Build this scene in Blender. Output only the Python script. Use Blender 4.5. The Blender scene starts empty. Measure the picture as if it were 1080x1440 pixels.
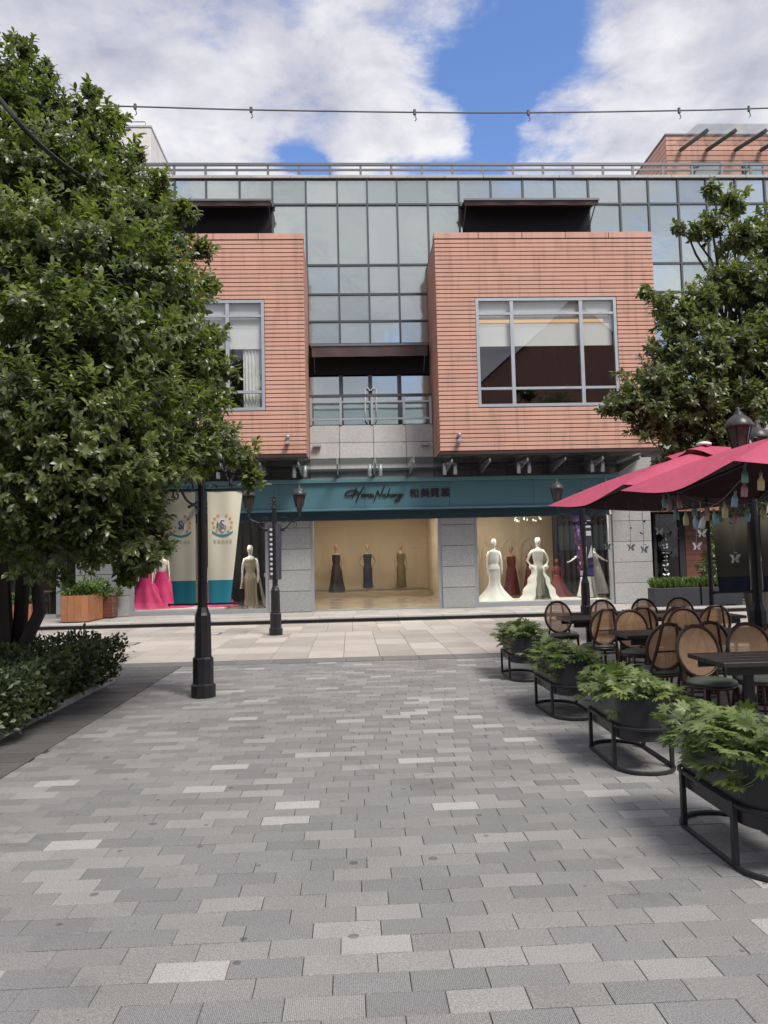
import bpy, math, random
import numpy as np
from mathutils import Matrix, Vector
random.seed(7); RNG = np.random.default_rng(7)
S = bpy.context.scene
COL = S.collection
PI = math.pi
rad = math.radians

# ------------------------------------------------------------------ camera
EYE = Vector((0.0, 0.0, 1.6))
CAM_M = (Matrix.Rotation(rad(-2.6), 3, 'Z') @ Matrix.Rotation(rad(93.65), 3, 'X') @ Matrix.Rotation(rad(-1.35), 3, 'Z'))
cd = bpy.data.cameras.new('camera'); cam = bpy.data.objects.new('camera', cd); COL.objects.link(cam)
cam.matrix_world = Matrix.Translation(EYE) @ CAM_M.to_4x4()
cd.sensor_fit = 'VERTICAL'; cd.sensor_height = 24.0; cd.lens = 24.0 * 1080 / 1440
cd.clip_start = 0.05; cd.clip_end = 2000
S.camera = cam

# ------------------------------------------------------------------ node helpers
class NT:
    def __init__(s, tree): s.t = tree; s.n = tree.nodes; s.l = tree.links
    def new(s, typ, **kw):
        n = s.n.new(typ)
        for k, v in kw.items(): setattr(n, k, v)
        return n
    def put(s, sock, v):
        if isinstance(v, bpy.types.NodeSocket): s.l.new(v, sock)
        elif v is not None: sock.default_value = v
    def math(s, op, a, b=None, c=None, clamp=False):
        n = s.new('ShaderNodeMath', operation=op, use_clamp=clamp)
        s.put(n.inputs[0], a)
        if b is not None: s.put(n.inputs[1], b)
        if c is not None: s.put(n.inputs[2], c)
        return n.outputs[0]
    def vmath(s, op, a, b=None, scale=None):
        n = s.new('ShaderNodeVectorMath', operation=op)
        s.put(n.inputs[0], a)
        if b is not None: s.put(n.inputs[1], b)
        if scale is not None: s.put(n.inputs['Scale'], scale)
        return n.outputs[0]
    def mix(s, f, a, b, blend='MIX'):
        n = s.new('ShaderNodeMix', data_type='RGBA', blend_type=blend)
        s.put(n.inputs[0], f); s.put(n.inputs[6], a); s.put(n.inputs[7], b)
        return n.outputs[2]
    def ramp(s, f, stops, interp='LINEAR'):
        n = s.new('ShaderNodeValToRGB'); n.color_ramp.interpolation = interp
        e = n.color_ramp.elements
        while len(e) < len(stops): e.new(0.5)
        for i, (p, c) in enumerate(stops):
            e[i].position = p; e[i].color = c if len(c) == 4 else (*c, 1)
        s.put(n.inputs[0], f); return n.outputs[0]
    def noise(s, vec, scale, detail=4, rough=0.55, dist=0.0):
        n = s.new('ShaderNodeTexNoise'); s.put(n.inputs['Vector'], vec)
        n.inputs['Scale'].default_value = scale; n.inputs['Detail'].default_value = detail
        n.inputs['Roughness'].default_value = rough; n.inputs['Distortion'].default_value = dist
        return n.outputs[0]
    def smooth(s, v, lo, hi, a=0.0, b=1.0):
        n = s.new('ShaderNodeMapRange', interpolation_type='SMOOTHSTEP')
        s.put(n.inputs[0], v); n.inputs[1].default_value = lo; n.inputs[2].default_value = hi
        n.inputs[3].default_value = a; n.inputs[4].default_value = b
        return n.outputs[0]
    def comb(s, x, y, z):
        n = s.new('ShaderNodeCombineXYZ')
        for i, v in enumerate((x, y, z)): s.put(n.inputs[i], v)
        return n.outputs[0]
    def sep(s, v):
        n = s.new('ShaderNodeSeparateXYZ'); s.put(n.inputs[0], v); return n.outputs

def lin(r, g, b):
    f = lambda c: (c/255/12.92) if c/255 <= 0.04045 else ((c/255+0.055)/1.055)**2.4
    return (f(r), f(g), f(b), 1)

# ------------------------------------------------------------------ sky and sun
SUN_EL, SUN_AZ = rad(53), rad(146)     # azimuth clockwise from +Y: behind the camera, to the right
SKY_STR = 0.1
W = bpy.data.worlds.new('World'); S.world = W; W.use_nodes = True
w = NT(W.node_tree); w.n.clear()
sky = w.new('ShaderNodeTexSky', sky_type='NISHITA'); sky.sun_disc = False
sky.sun_elevation = SUN_EL; sky.sun_rotation = SUN_AZ; sky.air_density = 1.0; sky.dust_density = 0.6; sky.ozone_density = 2.0
D = w.new('ShaderNodeTexCoord').outputs['Generated']
dx, dy, dz = w.sep(D)
den = w.math('ADD', w.math('MAXIMUM', dz, 0.0), 0.15)
u = w.math('DIVIDE', dx, den); v = w.math('DIVIDE', dy, den)
uv = w.comb(u, v, 0.0)
n1 = w.noise(uv, 2.1, 8, 0.58, 0.25)
n2 = w.noise(w.vmath('ADD', uv, (4.3, 1.7, 0.0)), 5.5, 7, 0.6, 0.2)
n3 = w.noise(w.vmath('ADD', uv, (9.1, 3.2, 2.0)), 1.6, 4, 0.5, 0.3)
uw = w.math('ADD', u, w.math('MULTIPLY', w.math('SUBTRACT', w.noise(w.vmath('ADD', uv, (2.2, 7.7, 1.0)), 4.0, 6, 0.6), 0.5), 0.20))
# openings between the clouds (centre u, centre v, half-width u, half-width v)
den_c = w.math('ADD', w.math('MULTIPLY', w.math('SUBTRACT', n1, 0.5), 2.0), 0.30)
den_c = w.math('ADD', den_c, w.math('MULTIPLY', w.math('SUBTRACT', n2, 0.5), 0.9))
for cu, cv, su, sv, amp in ((0.29, 1.11, 0.075, 0.15, 0.75), (0.265, 1.33, 0.042, 0.12, 0.62), (0.17, 1.43, 0.07, 0.045, 0.5), (0.17, 1.19, 0.06, 0.07, 0.5), (-0.055, 1.425, 0.05, 0.045, 0.95), (1.3, -1.2, 0.4, 0.5, 0.5), (-1.6, 0.4, 0.5, 0.6, 0.5)):
    a = w.math('POWER', w.math('DIVIDE', w.math('ABSOLUTE', w.math('SUBTRACT', uw, cu)), su), 2.0)
    b = w.math('POWER', w.math('DIVIDE', w.math('ABSOLUTE', w.math('SUBTRACT', v, cv)), sv), 2.0)
    g = w.math('EXPONENT', w.math('MULTIPLY', w.math('ADD', a, b), -0.7))
    den_c = w.math('SUBTRACT', den_c, w.math('MULTIPLY', g, amp))
mask = w.smooth(den_c, -0.16, 0.26)
shade = w.math('ADD', w.math('MULTIPLY', n3, 0.62), w.math('MULTIPLY', n2, 0.48))
cloud = w.ramp(shade, [(0.43, (2.35, 2.4, 2.95)), (0.53, (3.2, 3.2, 3.65)), (0.66, (4.6, 4.6, 4.75))])
bluesky = w.mix(1.0, sky.outputs[0], (0.80, 0.90, 1.12, 1), 'MULTIPLY')
colr = w.mix(mask, bluesky, cloud)
bg = w.new('ShaderNodeBackground'); w.put(bg.inputs[0], colr); bg.inputs[1].default_value = SKY_STR
wo = w.new('ShaderNodeOutputWorld'); w.l.new(bg.outputs[0], wo.inputs[0])

sl = bpy.data.lights.new('sun', 'SUN'); sl.energy = 2.1; sl.angle = rad(22); sl.color = (1.0, 0.95, 0.88)
so = bpy.data.objects.new('sun', sl); COL.objects.link(so); so.location = (10, -10, 30)
sdir = Vector((math.sin(SUN_AZ)*math.cos(SUN_EL), math.cos(SUN_AZ)*math.cos(SUN_EL), math.sin(SUN_EL)))
so.rotation_euler = sdir.to_track_quat('Z', 'Y').to_euler()
vs = S.view_settings
vs.view_transform = 'Standard'; vs.look = 'None'; vs.exposure = 1.02; vs.gamma = 1.0; vs.use_curve_mapping = False
S.cycles.use_denoising = True
S.cycles.max_bounces = 8; S.cycles.transparent_max_bounces = 24; S.cycles.caustics_reflective = False; S.cycles.caustics_refractive = False
S.cycles.sample_clamp_indirect = 6.0

# ------------------------------------------------------------------ materials
def base_mat(name):
    m = bpy.data.materials.new(name); m.use_nodes = True
    t = NT(m.node_tree); t.n.clear()
    o = t.new('ShaderNodeOutputMaterial'); p = t.new('ShaderNodeBsdfPrincipled')
    t.l.new(p.outputs[0], o.inputs[0])
    return m, t, p, o
def wpos(t): return t.new('ShaderNodeNewGeometry').outputs['Position']
def opos(t): return t.new('ShaderNodeTexCoord').outputs['Object']
def pm(name, col, rough=0.6, metal=0.0, var=0.12, scale=6.0, bump=0.0, bscale=80.0, island=0.0, spec=0.5, objrand=0.0):
    """plain painted / stone / metal surface: colour with soft blotches, optional fine relief"""
    m, t, p, o = base_mat(name)
    pos = wpos(t)
    n = t.noise(pos, scale, 5, 0.6)
    f = t.math('ADD', t.math('MULTIPLY', t.math('SUBTRACT', n, 0.5), 2*var), 1.0)
    if island:
        r = t.new('ShaderNodeNewGeometry').outputs['Random Per Island']
        f = t.math('ADD', f, t.math('MULTIPLY', t.math('SUBTRACT', r, 0.5), 2*island))
    if objrand:
        r = t.new('ShaderNodeObjectInfo').outputs['Random']
        f = t.math('ADD', f, t.math('MULTIPLY', t.math('SUBTRACT', r, 0.5), 2*objrand))
    t.put(p.inputs['Base Color'], t.mix(1.0, (*col[:3], 1), t.comb(f, f, f), 'MULTIPLY'))
    t.put(p.inputs['Roughness'], t.math('ADD', t.math('MULTIPLY', t.math('SUBTRACT', n, 0.5), 0.25), rough))
    p.inputs['Metallic'].default_value = metal; p.inputs['Specular IOR Level'].default_value = spec
    if bump:
        b = t.new('ShaderNodeBump'); b.inputs['Strength'].default_value = bump; b.inputs['Distance'].default_value = 0.01
        t.put(b.inputs['Height'], t.noise(pos, bscale, 3, 0.6)); t.l.new(b.outputs[0], p.inputs['Normal'])
    return m
def granite(name, c1, c2, spk=220.0, var=0.15, rough=0.7, attr=None, ribs=False, objrand=0.08):
    m, t, p, o = base_mat(name)
    pos = wpos(t)
    s = t.noise(pos, spk, 2, 0.7)
    c = t.mix(t.smooth(s, 0.35, 0.65), (*c1[:3], 1), (*c2[:3], 1))
    big = t.noise(pos, 1.3, 6, 0.65, 0.4)
    f = t.math('ADD', t.math('MULTIPLY', t.math('SUBTRACT', big, 0.5), 2*var), 1.0)
    if objrand:
        f = t.math('ADD', f, t.math('MULTIPLY', t.math('SUBTRACT', t.new('ShaderNodeObjectInfo').outputs['Random'], 0.5), 2*objrand))
    hb = t.math('MULTIPLY', s, 0.5)
    if attr:
        a = t.new('ShaderNodeAttribute'); a.attribute_name = attr
        c = t.mix(1.0, c, a.outputs['Color'], 'MULTIPLY')
        # small dark spots and drips on the stone
        sp = t.noise(pos, 5.5, 3, 0.6, 0.6)
        f = t.math('MULTIPLY', f, t.smooth(sp, 0.70, 0.76, 1.0, 0.72))
        vo = t.new('ShaderNodeTexVoronoi', feature='F1', voronoi_dimensions='2D'); t.put(vo.inputs['Vector'], t.vmath('MULTIPLY', pos, (1.0, 1.0, 0.0))); vo.inputs['Scale'].default_value = 2.4
        rnd = t.sep(vo.outputs['Color'])[0]
        gum = t.math('LESS_THAN', vo.outputs['Distance'], t.math('MULTIPLY', t.math('SUBTRACT', rnd, 0.5), 0.13))     # trodden spots
        f = t.math('MULTIPLY', f, t.math('SUBTRACT', 1.0, t.math('MULTIPLY', gum, 0.45)))
        st = t.noise(t.vmath('ADD', pos, (3.1, 8.2, 0.0)), 0.9, 6, 0.7, 1.0)                                                # patches of wear
        f = t.math('MULTIPLY', f, t.smooth(st, 0.56, 0.74, 1.0, 0.74))
        if ribs:
            wv = t.new('ShaderNodeTexWave', wave_type='BANDS', bands_direction='X'); t.put(wv.inputs['Vector'], pos)
            wv.inputs['Scale'].default_value = 45; wv.inputs['Distortion'].default_value = 2.0; wv.inputs['Detail'].default_value = 2
            rm = a.outputs['Alpha']
            k = t.math('MULTIPLY', t.math('SUBTRACT', wv.outputs[1], 0.5), t.math('MULTIPLY', rm, 0.50))
            f = t.math('ADD', f, k)
            hb = t.math('ADD', hb, t.math('MULTIPLY', wv.outputs[1], rm))
    t.put(p.inputs['Base Color'], t.mix(1.0, c, t.comb(f, f, f), 'MULTIPLY'))
    p.inputs['Roughness'].default_value = rough
    b = t.new('ShaderNodeBump'); b.inputs['Strength'].default_value = 0.35; b.inputs['Distance'].default_value = 0.004
    t.put(b.inputs['Height'], hb); t.l.new(b.outputs[0], p.inputs['Normal'])
    return m
def glass_mat(name, tint=(0.93, 0.96, 0.95, 1), ior=1.5, boost=1.0, rough=0.0):
    m, t, p, o = base_mat(name); t.n.remove(p)
    tr = t.new('ShaderNodeBsdfTransparent'); tr.inputs[0].default_value = tint
    gl = t.new('ShaderNodeBsdfGlossy'); gl.inputs['Roughness'].default_value = rough; gl.inputs[0].default_value = (1, 1, 1, 1)
    fr = t.new('ShaderNodeFresnel'); fr.inputs[0].default_value = ior
    mx = t.new('ShaderNodeMixShader')
    bf = t.math('SUBTRACT', 1.0, t.new('ShaderNodeNewGeometry').outputs['Backfacing'])   # one reflection per pane, on its outer face
    t.put(mx.inputs[0], t.math('MULTIPLY', t.math('MULTIPLY', fr.outputs[0], boost, clamp=True), bf))
    t.l.new(tr.outputs[0], mx.inputs[1]); t.l.new(gl.outputs[0], mx.inputs[2]); t.l.new(mx.outputs[0], o.inputs[0])
    return m
def emit_mat(name, col, st):
    m, t, p, o = base_mat(name); t.n.remove(p)
    e = t.new('ShaderNodeEmission'); e.inputs[0].default_value = (*col[:3], 1); e.inputs[1].default_value = st
    t.l.new(e.outputs[0], o.inputs[0]); return m
def leaf_mat(name, c_dark, c_mid, c_light, rough=0.38, trans=0.25, spec=0.5):
    m, t, p, o = base_mat(name)
    r = t.new('ShaderNodeNewGeometry').outputs['Random Per Island']
    pos = wpos(t); n = t.noise(pos, 1.1, 3, 0.5)
    k = t.math('ADD', t.math('MULTIPLY', r, 0.65), t.math('MULTIPLY', t.math('SUBTRACT', n, 0.5), 1.1))
    k = t.math('ADD', k, 0.15)
    c = t.ramp(k, [(0.0, c_dark[:3]), (0.55, c_mid[:3]), (1.0, c_light[:3])])
    t.put(p.inputs['Base Color'], c); p.inputs['Roughness'].default_value = rough; p.inputs['Specular IOR Level'].default_value = spec
    tl = t.new('ShaderNodeBsdfTranslucent'); t.put(tl.inputs[0], t.mix(1.0, c, (1.5, 1.7, 0.6, 1), 'MULTIPLY'))
    mx = t.new('ShaderNodeMixShader'); mx.inputs[0].default_value = trans
    t.l.new(p.outputs[0], mx.inputs[1]); t.l.new(tl.outputs[0], mx.inputs[2]); t.l.new(mx.outputs[0], o.inputs[0])
    return m

M = {}
M['joint'] = pm('paving_joint', (0.075, 0.073, 0.068), 0.9, var=0.3)
M['ground'] = pm('ground_stone', (0.16, 0.155, 0.15), 0.85, var=0.25, scale=0.8)
M['paver'] = granite('paver_granite', (0.74, 0.74, 0.745), (1.22, 1.22, 1.21), 150, 0.20, 0.72, attr='tint', ribs=True, objrand=0)
M['road'] = granite('beige_slab', (0.335, 0.30, 0.265), (0.44, 0.40, 0.36), 150, 0.20, 0.7, objrand=0.20)
M['darkslab'] = granite('dark_slab', (0.085, 0.083, 0.082), (0.135, 0.132, 0.13), 200, 0.25, 0.6, objrand=0.15)
M['bandslab'] = granite('band_slab', (0.13, 0.128, 0.125), (0.19, 0.185, 0.18), 200, 0.2, 0.65, objrand=0.12)
M['walkslab'] = granite('sidewalk_slab', (0.27, 0.255, 0.24), (0.38, 0.36, 0.34), 150, 0.2, 0.7, objrand=0.14)
M['kerb'] = granite('kerb_stone', (0.33, 0.32, 0.31), (0.44, 0.43, 0.41), 150, 0.2, 0.7)
M['stone'] = granite('grey_granite', (0.275, 0.275, 0.27), (0.41, 0.408, 0.40), 55, 0.13, 0.55, objrand=0.10)
M['paleStone'] = granite('pale_granite', (0.40, 0.395, 0.385), (0.52, 0.515, 0.50), 40, 0.14, 0.6, objrand=0.06)
M['soffit'] = pm('dark_soffit', (0.10, 0.10, 0.105), 0.7)
def terracotta():
    m, t, p, o = base_mat('terracotta')
    pos = wpos(t); x, y, z = t.sep(pos)
    n = t.noise(pos, 1.2, 5, 0.6)
    st = t.noise(t.comb(t.math('MULTIPLY', x, 5.0), y, t.math('MULTIPLY', z, 0.35)), 1.6, 4, 0.6)   # run-off streaks
    r = t.new('ShaderNodeObjectInfo').outputs['Random']
    tile = t.math('FRACT', t.math('MULTIPLY', t.math('SINE', t.math('MULTIPLY', t.math('ADD', t.math('FLOOR', t.math('MULTIPLY', x, 0.82)), t.math('MULTIPLY', r, 7.0)), 12.9)), 437.5))
    f = t.math('ADD', t.math('ADD', t.math('MULTIPLY', n, 0.30), t.math('MULTIPLY', t.smooth(st, 0.45, 0.72), -0.22)), t.math('ADD', t.math('MULTIPLY', tile, 0.10), 0.88))
    t.put(p.inputs['Base Color'], t.mix(1.0, (0.52, 0.290, 0.220, 1), t.comb(f, f, f), 'MULTIPLY'))
    p.inputs['Roughness'].default_value = 0.72
    return m
M['terra'] = terracotta()
M['terra_dark'] = pm('terracotta_joint', (0.05, 0.022, 0.018), 0.85)
def curtain():
    m, t, p, o = base_mat('curtain_glass')
    r = t.new('ShaderNodeObjectInfo').outputs['Random']; pos = wpos(t)
    n = t.noise(pos, 0.55, 3, 0.5)
    c = t.mix(t.math('ADD', t.math('MULTIPLY', r, 0.7), t.math('MULTIPLY', n, 0.4)), (0.42, 0.475, 0.445, 1), (0.64, 0.685, 0.63, 1))
    t.put(p.inputs['Base Color'], c); p.inputs['Metallic'].default_value = 0.86; p.inputs['Roughness'].default_value = 0.09
    b = t.new('ShaderNodeBump'); b.inputs['Strength'].default_value = 0.22; b.inputs['Distance'].default_value = 0.03
    t.put(b.inputs['Height'], t.noise(pos, 1.8, 2, 0.5)); t.l.new(b.outputs[0], p.inputs['Normal'])
    return m
M['curtain'] = curtain()
M['mullion'] = pm('mullion_grey', (0.075, 0.085, 0.09), 0.45, 0.3)
M['alu'] = pm('aluminium', (0.40, 0.42, 0.45), 0.42, 0.45, var=0.06)
M['steel'] = pm('stainless_steel', (0.50, 0.50, 0.49), 0.35, 0.8, var=0.1)
M['whitepaint'] = pm('white_paint', (0.74, 0.74, 0.73), 0.5, var=0.06)
M['coping'] = granite('concrete_coping', (0.36, 0.35, 0.33), (0.46, 0.45, 0.43), 30, 0.3, 0.8)
M['rail'] = pm('rail_grey', (0.16, 0.165, 0.17), 0.45, 0.4)
M['awning'] = pm('awning_brown', (0.090, 0.064, 0.060), 0.75, var=0.35, scale=3)
M['awning_dark'] = pm('under_awning_shade', (0.012, 0.012, 0.016), 0.9)  # flat near-black standing in for the darkness under the awnings
M['dark'] = pm('dark_interior', (0.022, 0.022, 0.026), 0.8)
M['navydark'] = pm('navy_curtain', (0.012, 0.014, 0.022), 0.85)
M['teal'] = pm('teal_fascia', (0.080, 0.185, 0.225), 0.5, var=0.10, scale=1.2)
M['teal_trim'] = pm('teal_trim', (0.11, 0.23, 0.27), 0.4, var=0.08)
M['teal_dark'] = pm('teal_header', (0.022, 0.060, 0.085), 0.5)
M['sign_brown'] = pm('sign_letter_brown', (0.030, 0.014, 0.012), 0.35)
M['beige'] = pm('beige_interior', (0.58, 0.50, 0.39), 0.75, var=0.08, scale=1.0)
M['floor_in'] = pm('polished_floor', (0.34, 0.28, 0.21), 0.22, var=0.1, scale=1.5)
M['plinth'] = pm('white_plinth', (0.70, 0.69, 0.66), 0.45, var=0.04)
M['shopglass'] = glass_mat('shop_glass', (0.93, 0.945, 0.93, 1), 1.5, 1.5)
M['winglass'] = glass_mat('window_glass', (0.95, 0.96, 0.955, 1), 1.5, 3.4)
M['clearglass'] = glass_mat('clear_glass', (0.86, 0.90, 0.89, 1), 1.5, 1.3)
M['canopyglass'] = glass_mat('canopy_glass', (0.82, 0.86, 0.85, 1), 1.5, 1.5, 0.15)
M['blind'] = pm('roller_blind', (0.85, 0.85, 0.82), 0.85, var=0.04)
M['warm'] = emit_mat('warm_cove_light', (1.0, 0.62, 0.30), 0.42)
M['ceil_lamp'] = emit_mat('ceiling_lamp', (1.0, 0.87, 0.72), 23.0)
M['gown_fill_light'] = emit_mat('gown_fill_light', (1.0, 0.95, 0.88), 55.0)  # added fill light for the window displays
M['black'] = pm('black_cast_iron', (0.013, 0.013, 0.016), 0.38, 0.2, var=0.25, scale=20, bump=0.15, bscale=60)
M['blackmatte'] = pm('black_powder_coat', (0.014, 0.015, 0.018), 0.48, var=0.2, scale=9)
M['pot'] = pm('black_planter_tub', (0.017, 0.018, 0.021), 0.42, var=0.25, scale=7)
M['lampglass'] = pm('smoked_lamp_glass', (0.055, 0.042, 0.036), 0.12, var=0.1)
M['wood_dark'] = pm('dark_bentwood', (0.050, 0.022, 0.014), 0.32, var=0.3, scale=14)
M['table'] = pm('black_table_wood', (0.024, 0.021, 0.021), 0.38, var=0.35, scale=25)
M['seat'] = pm('green_leather', (0.070, 0.095, 0.080), 0.42, var=0.12, bump=0.1, bscale=150)
def cane():
    m, t, p, o = base_mat('woven_cane')
    x, y, z = t.sep(opos(t))
    k = 2*PI/0.0125
    h = t.math('MULTIPLY', t.math('SINE', t.math('MULTIPLY', x, k)), t.math('SINE', t.math('MULTIPLY', z, k)))
    hole = t.smooth(h, 0.15, 0.45)
    n = t.noise(wpos(t), 12, 3)
    c = t.mix(n, (0.66, 0.38, 0.20, 1), (0.84, 0.56, 0.33, 1))
    t.put(p.inputs['Base Color'], c); p.inputs['Roughness'].default_value = 0.55
    tl = t.new('ShaderNodeBsdfTranslucent'); t.put(tl.inputs[0], c)
    m1 = t.new('ShaderNodeMixShader'); m1.inputs[0].default_value = 0.45
    t.l.new(p.outputs[0], m1.inputs[1]); t.l.new(tl.outputs[0], m1.inputs[2])
    tr = t.new('ShaderNodeBsdfTransparent'); m2 = t.new('ShaderNodeMixShader')
    t.put(m2.inputs[0], t.math('MULTIPLY', hole, 0.85)); t.l.new(m1.outputs[0], m2.inputs[1]); t.l.new(tr.outputs[0], m2.inputs[2])
    t.l.new(m2.outputs[0], o.inputs[0]); return m
M['cane'] = cane()
def umbrella_cloth():
    m, t, p, o = base_mat('wine_red_canvas')
    pos = wpos(t); n = t.noise(pos, 2.0, 4, 0.6)
    c = t.mix(n, (0.34, 0.042, 0.088, 1), (0.48, 0.072, 0.138, 1))
    sp = t.smooth(t.noise(pos, 38, 2, 0.5), 0.70, 0.76)
    c = t.mix(t.math('MULTIPLY', sp, 0.5), c, (0.75, 0.5, 0.55, 1))
    b = t.new('ShaderNodeBump'); b.inputs['Strength'].default_value = 0.5; b.inputs['Distance'].default_value = 0.05
    t.put(b.inputs['Height'], t.noise(pos, 3.2, 3, 0.55, 0.8)); t.l.new(b.outputs[0], p.inputs['Normal'])
    t.put(p.inputs['Base Color'], c); p.inputs['Roughness'].default_value = 0.7
    return m
M['canvas'] = umbrella_cloth()
M['underside_dark'] = pm('underside_dark_maroon', (0.035, 0.006, 0.012), 0.85, var=0.15)
def thin_cloth(name, col, tr):
    m, t, p, o = base_mat(name)
    n = t.noise(wpos(t), 3, 3); c = t.mix(n, tuple(q*.94 for q in col)+(1,), (*col, 1))
    t.put(p.inputs['Base Color'], c); p.inputs['Roughness'].default_value = 0.8
    tl = t.new('ShaderNodeBsdfTranslucent'); t.put(tl.inputs[0], c); mx = t.new('ShaderNodeMixShader'); mx.inputs[0].default_value = tr
    t.l.new(p.outputs[0], mx.inputs[1]); t.l.new(tl.outputs[0], mx.inputs[2]); t.l.new(mx.outputs[0], o.inputs[0]); return m
M['cream'] = thin_cloth('cream_banner_cloth', (0.80, 0.76, 0.60), 0.2)
M['bteal'] = pm('teal_banner_cloth', (0.012, 0.205, 0.28), 0.75, var=0.08)
M['orange'] = pm('orange_print', (0.62, 0.33, 0.12), 0.8)
M['ribbon'] = pm('teal_print', (0.03, 0.27, 0.30), 0.8)
M['shield'] = pm('pale_grey_print', (0.74, 0.73, 0.74), 0.8)
M['lettr'] = pm('blue_grey_print', (0.06, 0.11, 0.20), 0.8)
M['lettr2'] = pm('mauve_print', (0.16, 0.10, 0.15), 0.8)
M['faint'] = pm('faint_grey_print', (0.42, 0.40, 0.33), 0.8)
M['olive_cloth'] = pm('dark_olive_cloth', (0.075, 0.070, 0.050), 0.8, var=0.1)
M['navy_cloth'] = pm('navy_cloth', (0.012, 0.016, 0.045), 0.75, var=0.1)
M['bark'] = pm('bark', (0.050, 0.042, 0.036), 0.85, var=0.4, scale=9, bump=0.6, bscale=30)
M['leafL'] = leaf_mat('leaf_glossy', (0.050, 0.066, 0.036), (0.140, 0.170, 0.072), (0.275, 0.290, 0.115), 0.33, 0.40, 0.7)
M['leafR'] = leaf_mat('leaf_glossy_grey', (0.056, 0.070, 0.040), (0.145, 0.170, 0.082), (0.260, 0.280, 0.140), 0.33, 0.40, 0.7)
M['leafH'] = leaf_mat('leaf_hedge', (0.028, 0.040, 0.016), (0.065, 0.088, 0.030), (0.130, 0.155, 0.052), 0.42, 0.22)
M['leafP'] = leaf_mat('leaf_planter', (0.050, 0.078, 0.024), (0.125, 0.172, 0.054), (0.250, 0.300, 0.110), 0.42, 0.30)
M['leafG'] = leaf_mat('leaf_fern', (0.040, 0.075, 0.016), (0.085, 0.140, 0.025), (0.16, 0.22, 0.05), 0.5, 0.3)
M['soil'] = pm('soil', (0.030, 0.022, 0.016), 0.95, var=0.4, scale=20)
M['cedar'] = pm('orange_cedar', (0.30, 0.125, 0.055), 0.6, var=0.3, scale=9, objrand=0.12)
M['darkwood'] = pm('dark_red_wood', (0.135, 0.050, 0.030), 0.5, var=0.25, scale=6, objrand=0.12)
M['lintelwood'] = pm('orange_wood_lintel', (0.30, 0.14, 0.075), 0.5, var=0.2, scale=5)
M['slate'] = pm('slate_planter', (0.022, 0.024, 0.031), 0.6, var=0.1)
M['mann'] = pm('mannequin_white', (0.66, 0.65, 0.60), 0.4, var=0.03)
M['mann_skin'] = pm('mannequin_tan', (0.36, 0.27, 0.19), 0.45, var=0.05)
M['gown_white'] = pm('white_satin', (0.78, 0.78, 0.74), 0.5, var=0.06, scale=8)
M['gown_lace'] = pm('ivory_lace', (0.55, 0.53, 0.47), 0.6, var=0.3, scale=45)
M['gown_seq'] = pm('champagne_sequins', (0.36, 0.32, 0.23), 0.45, 0.25, var=0.6, scale=55)
M['gown_sheer'] = pm('sheer_champagne', (0.46, 0.44, 0.37), 0.6, var=0.15, scale=9)
M['gown_pink'] = pm('hot_pink_tulle', (0.60, 0.028, 0.17), 0.7, var=0.3, scale=9)
M['gown_red'] = pm('wine_velvet', (0.115, 0.020, 0.025), 0.7, var=0.3, scale=9)
M['gown_black'] = pm('black_gown', (0.020, 0.018, 0.024), 0.5, var=0.4, scale=14)
M['gown_navy'] = pm('navy_gown', (0.020, 0.028, 0.060), 0.5, var=0.3, scale=14)
M['gown_olive'] = pm('olive_gown', (0.125, 0.100, 0.055), 0.5, var=0.35, scale=30)
for k, c in dict(teal=(0.20, 0.42, 0.37), yellow=(0.60, 0.49, 0.25), blue=(0.30, 0.44, 0.62), pink=(0.48, 0.24, 0.29), white=(0.72, 0.68, 0.66), green=(0.11, 0.27, 0.22)).items():
    M['b_'+k] = pm('bottle_'+k, c, 0.25, var=0.05)
M['string'] = pm('string_grey', (0.20, 0.19, 0.19), 0.7)
M['silver'] = pm('silver_film', (0.62, 0.62, 0.63), 0.35, 0.3)
M['wire'] = pm('grey_cable', (0.10, 0.10, 0.11), 0.6)
M['concrete'] = granite('white_concrete', (0.58, 0.56, 0.54), (0.66, 0.64, 0.62), 8, 0.12, 0.8)
def mottled(name, stops, scale):
    m, t, p, o = base_mat(name)
    t.put(p.inputs['Base Color'], t.ramp(t.noise(wpos(t), scale, 4, 0.7), stops, 'CONSTANT')); p.inputs['Roughness'].default_value = 0.7
    return m
M['purple'] = mottled('purple_print', [(0.0, (0.03, 0.02, 0.06)), (0.42, (0.10, 0.06, 0.22)), (0.55, (0.22, 0.18, 0.34)), (0.64, (0.5, 0.48, 0.55))], 9)
M['redprint'] = mottled('red_print', [(0.0, (0.02, 0.015, 0.035)), (0.42, (0.055, 0.03, 0.08)), (0.52, (0.26, 0.05, 0.08)), (0.60, (0.08, 0.05, 0.16)), (0.68, (0.45, 0.42, 0.45))], 9)
M['charcoal'] = pm('charcoal_print', (0.035, 0.033, 0.045), 0.7, var=0.5, scale=14)
M['whiteprint'] = pm('white_print', (0.66, 0.66, 0.68), 0.7)

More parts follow.
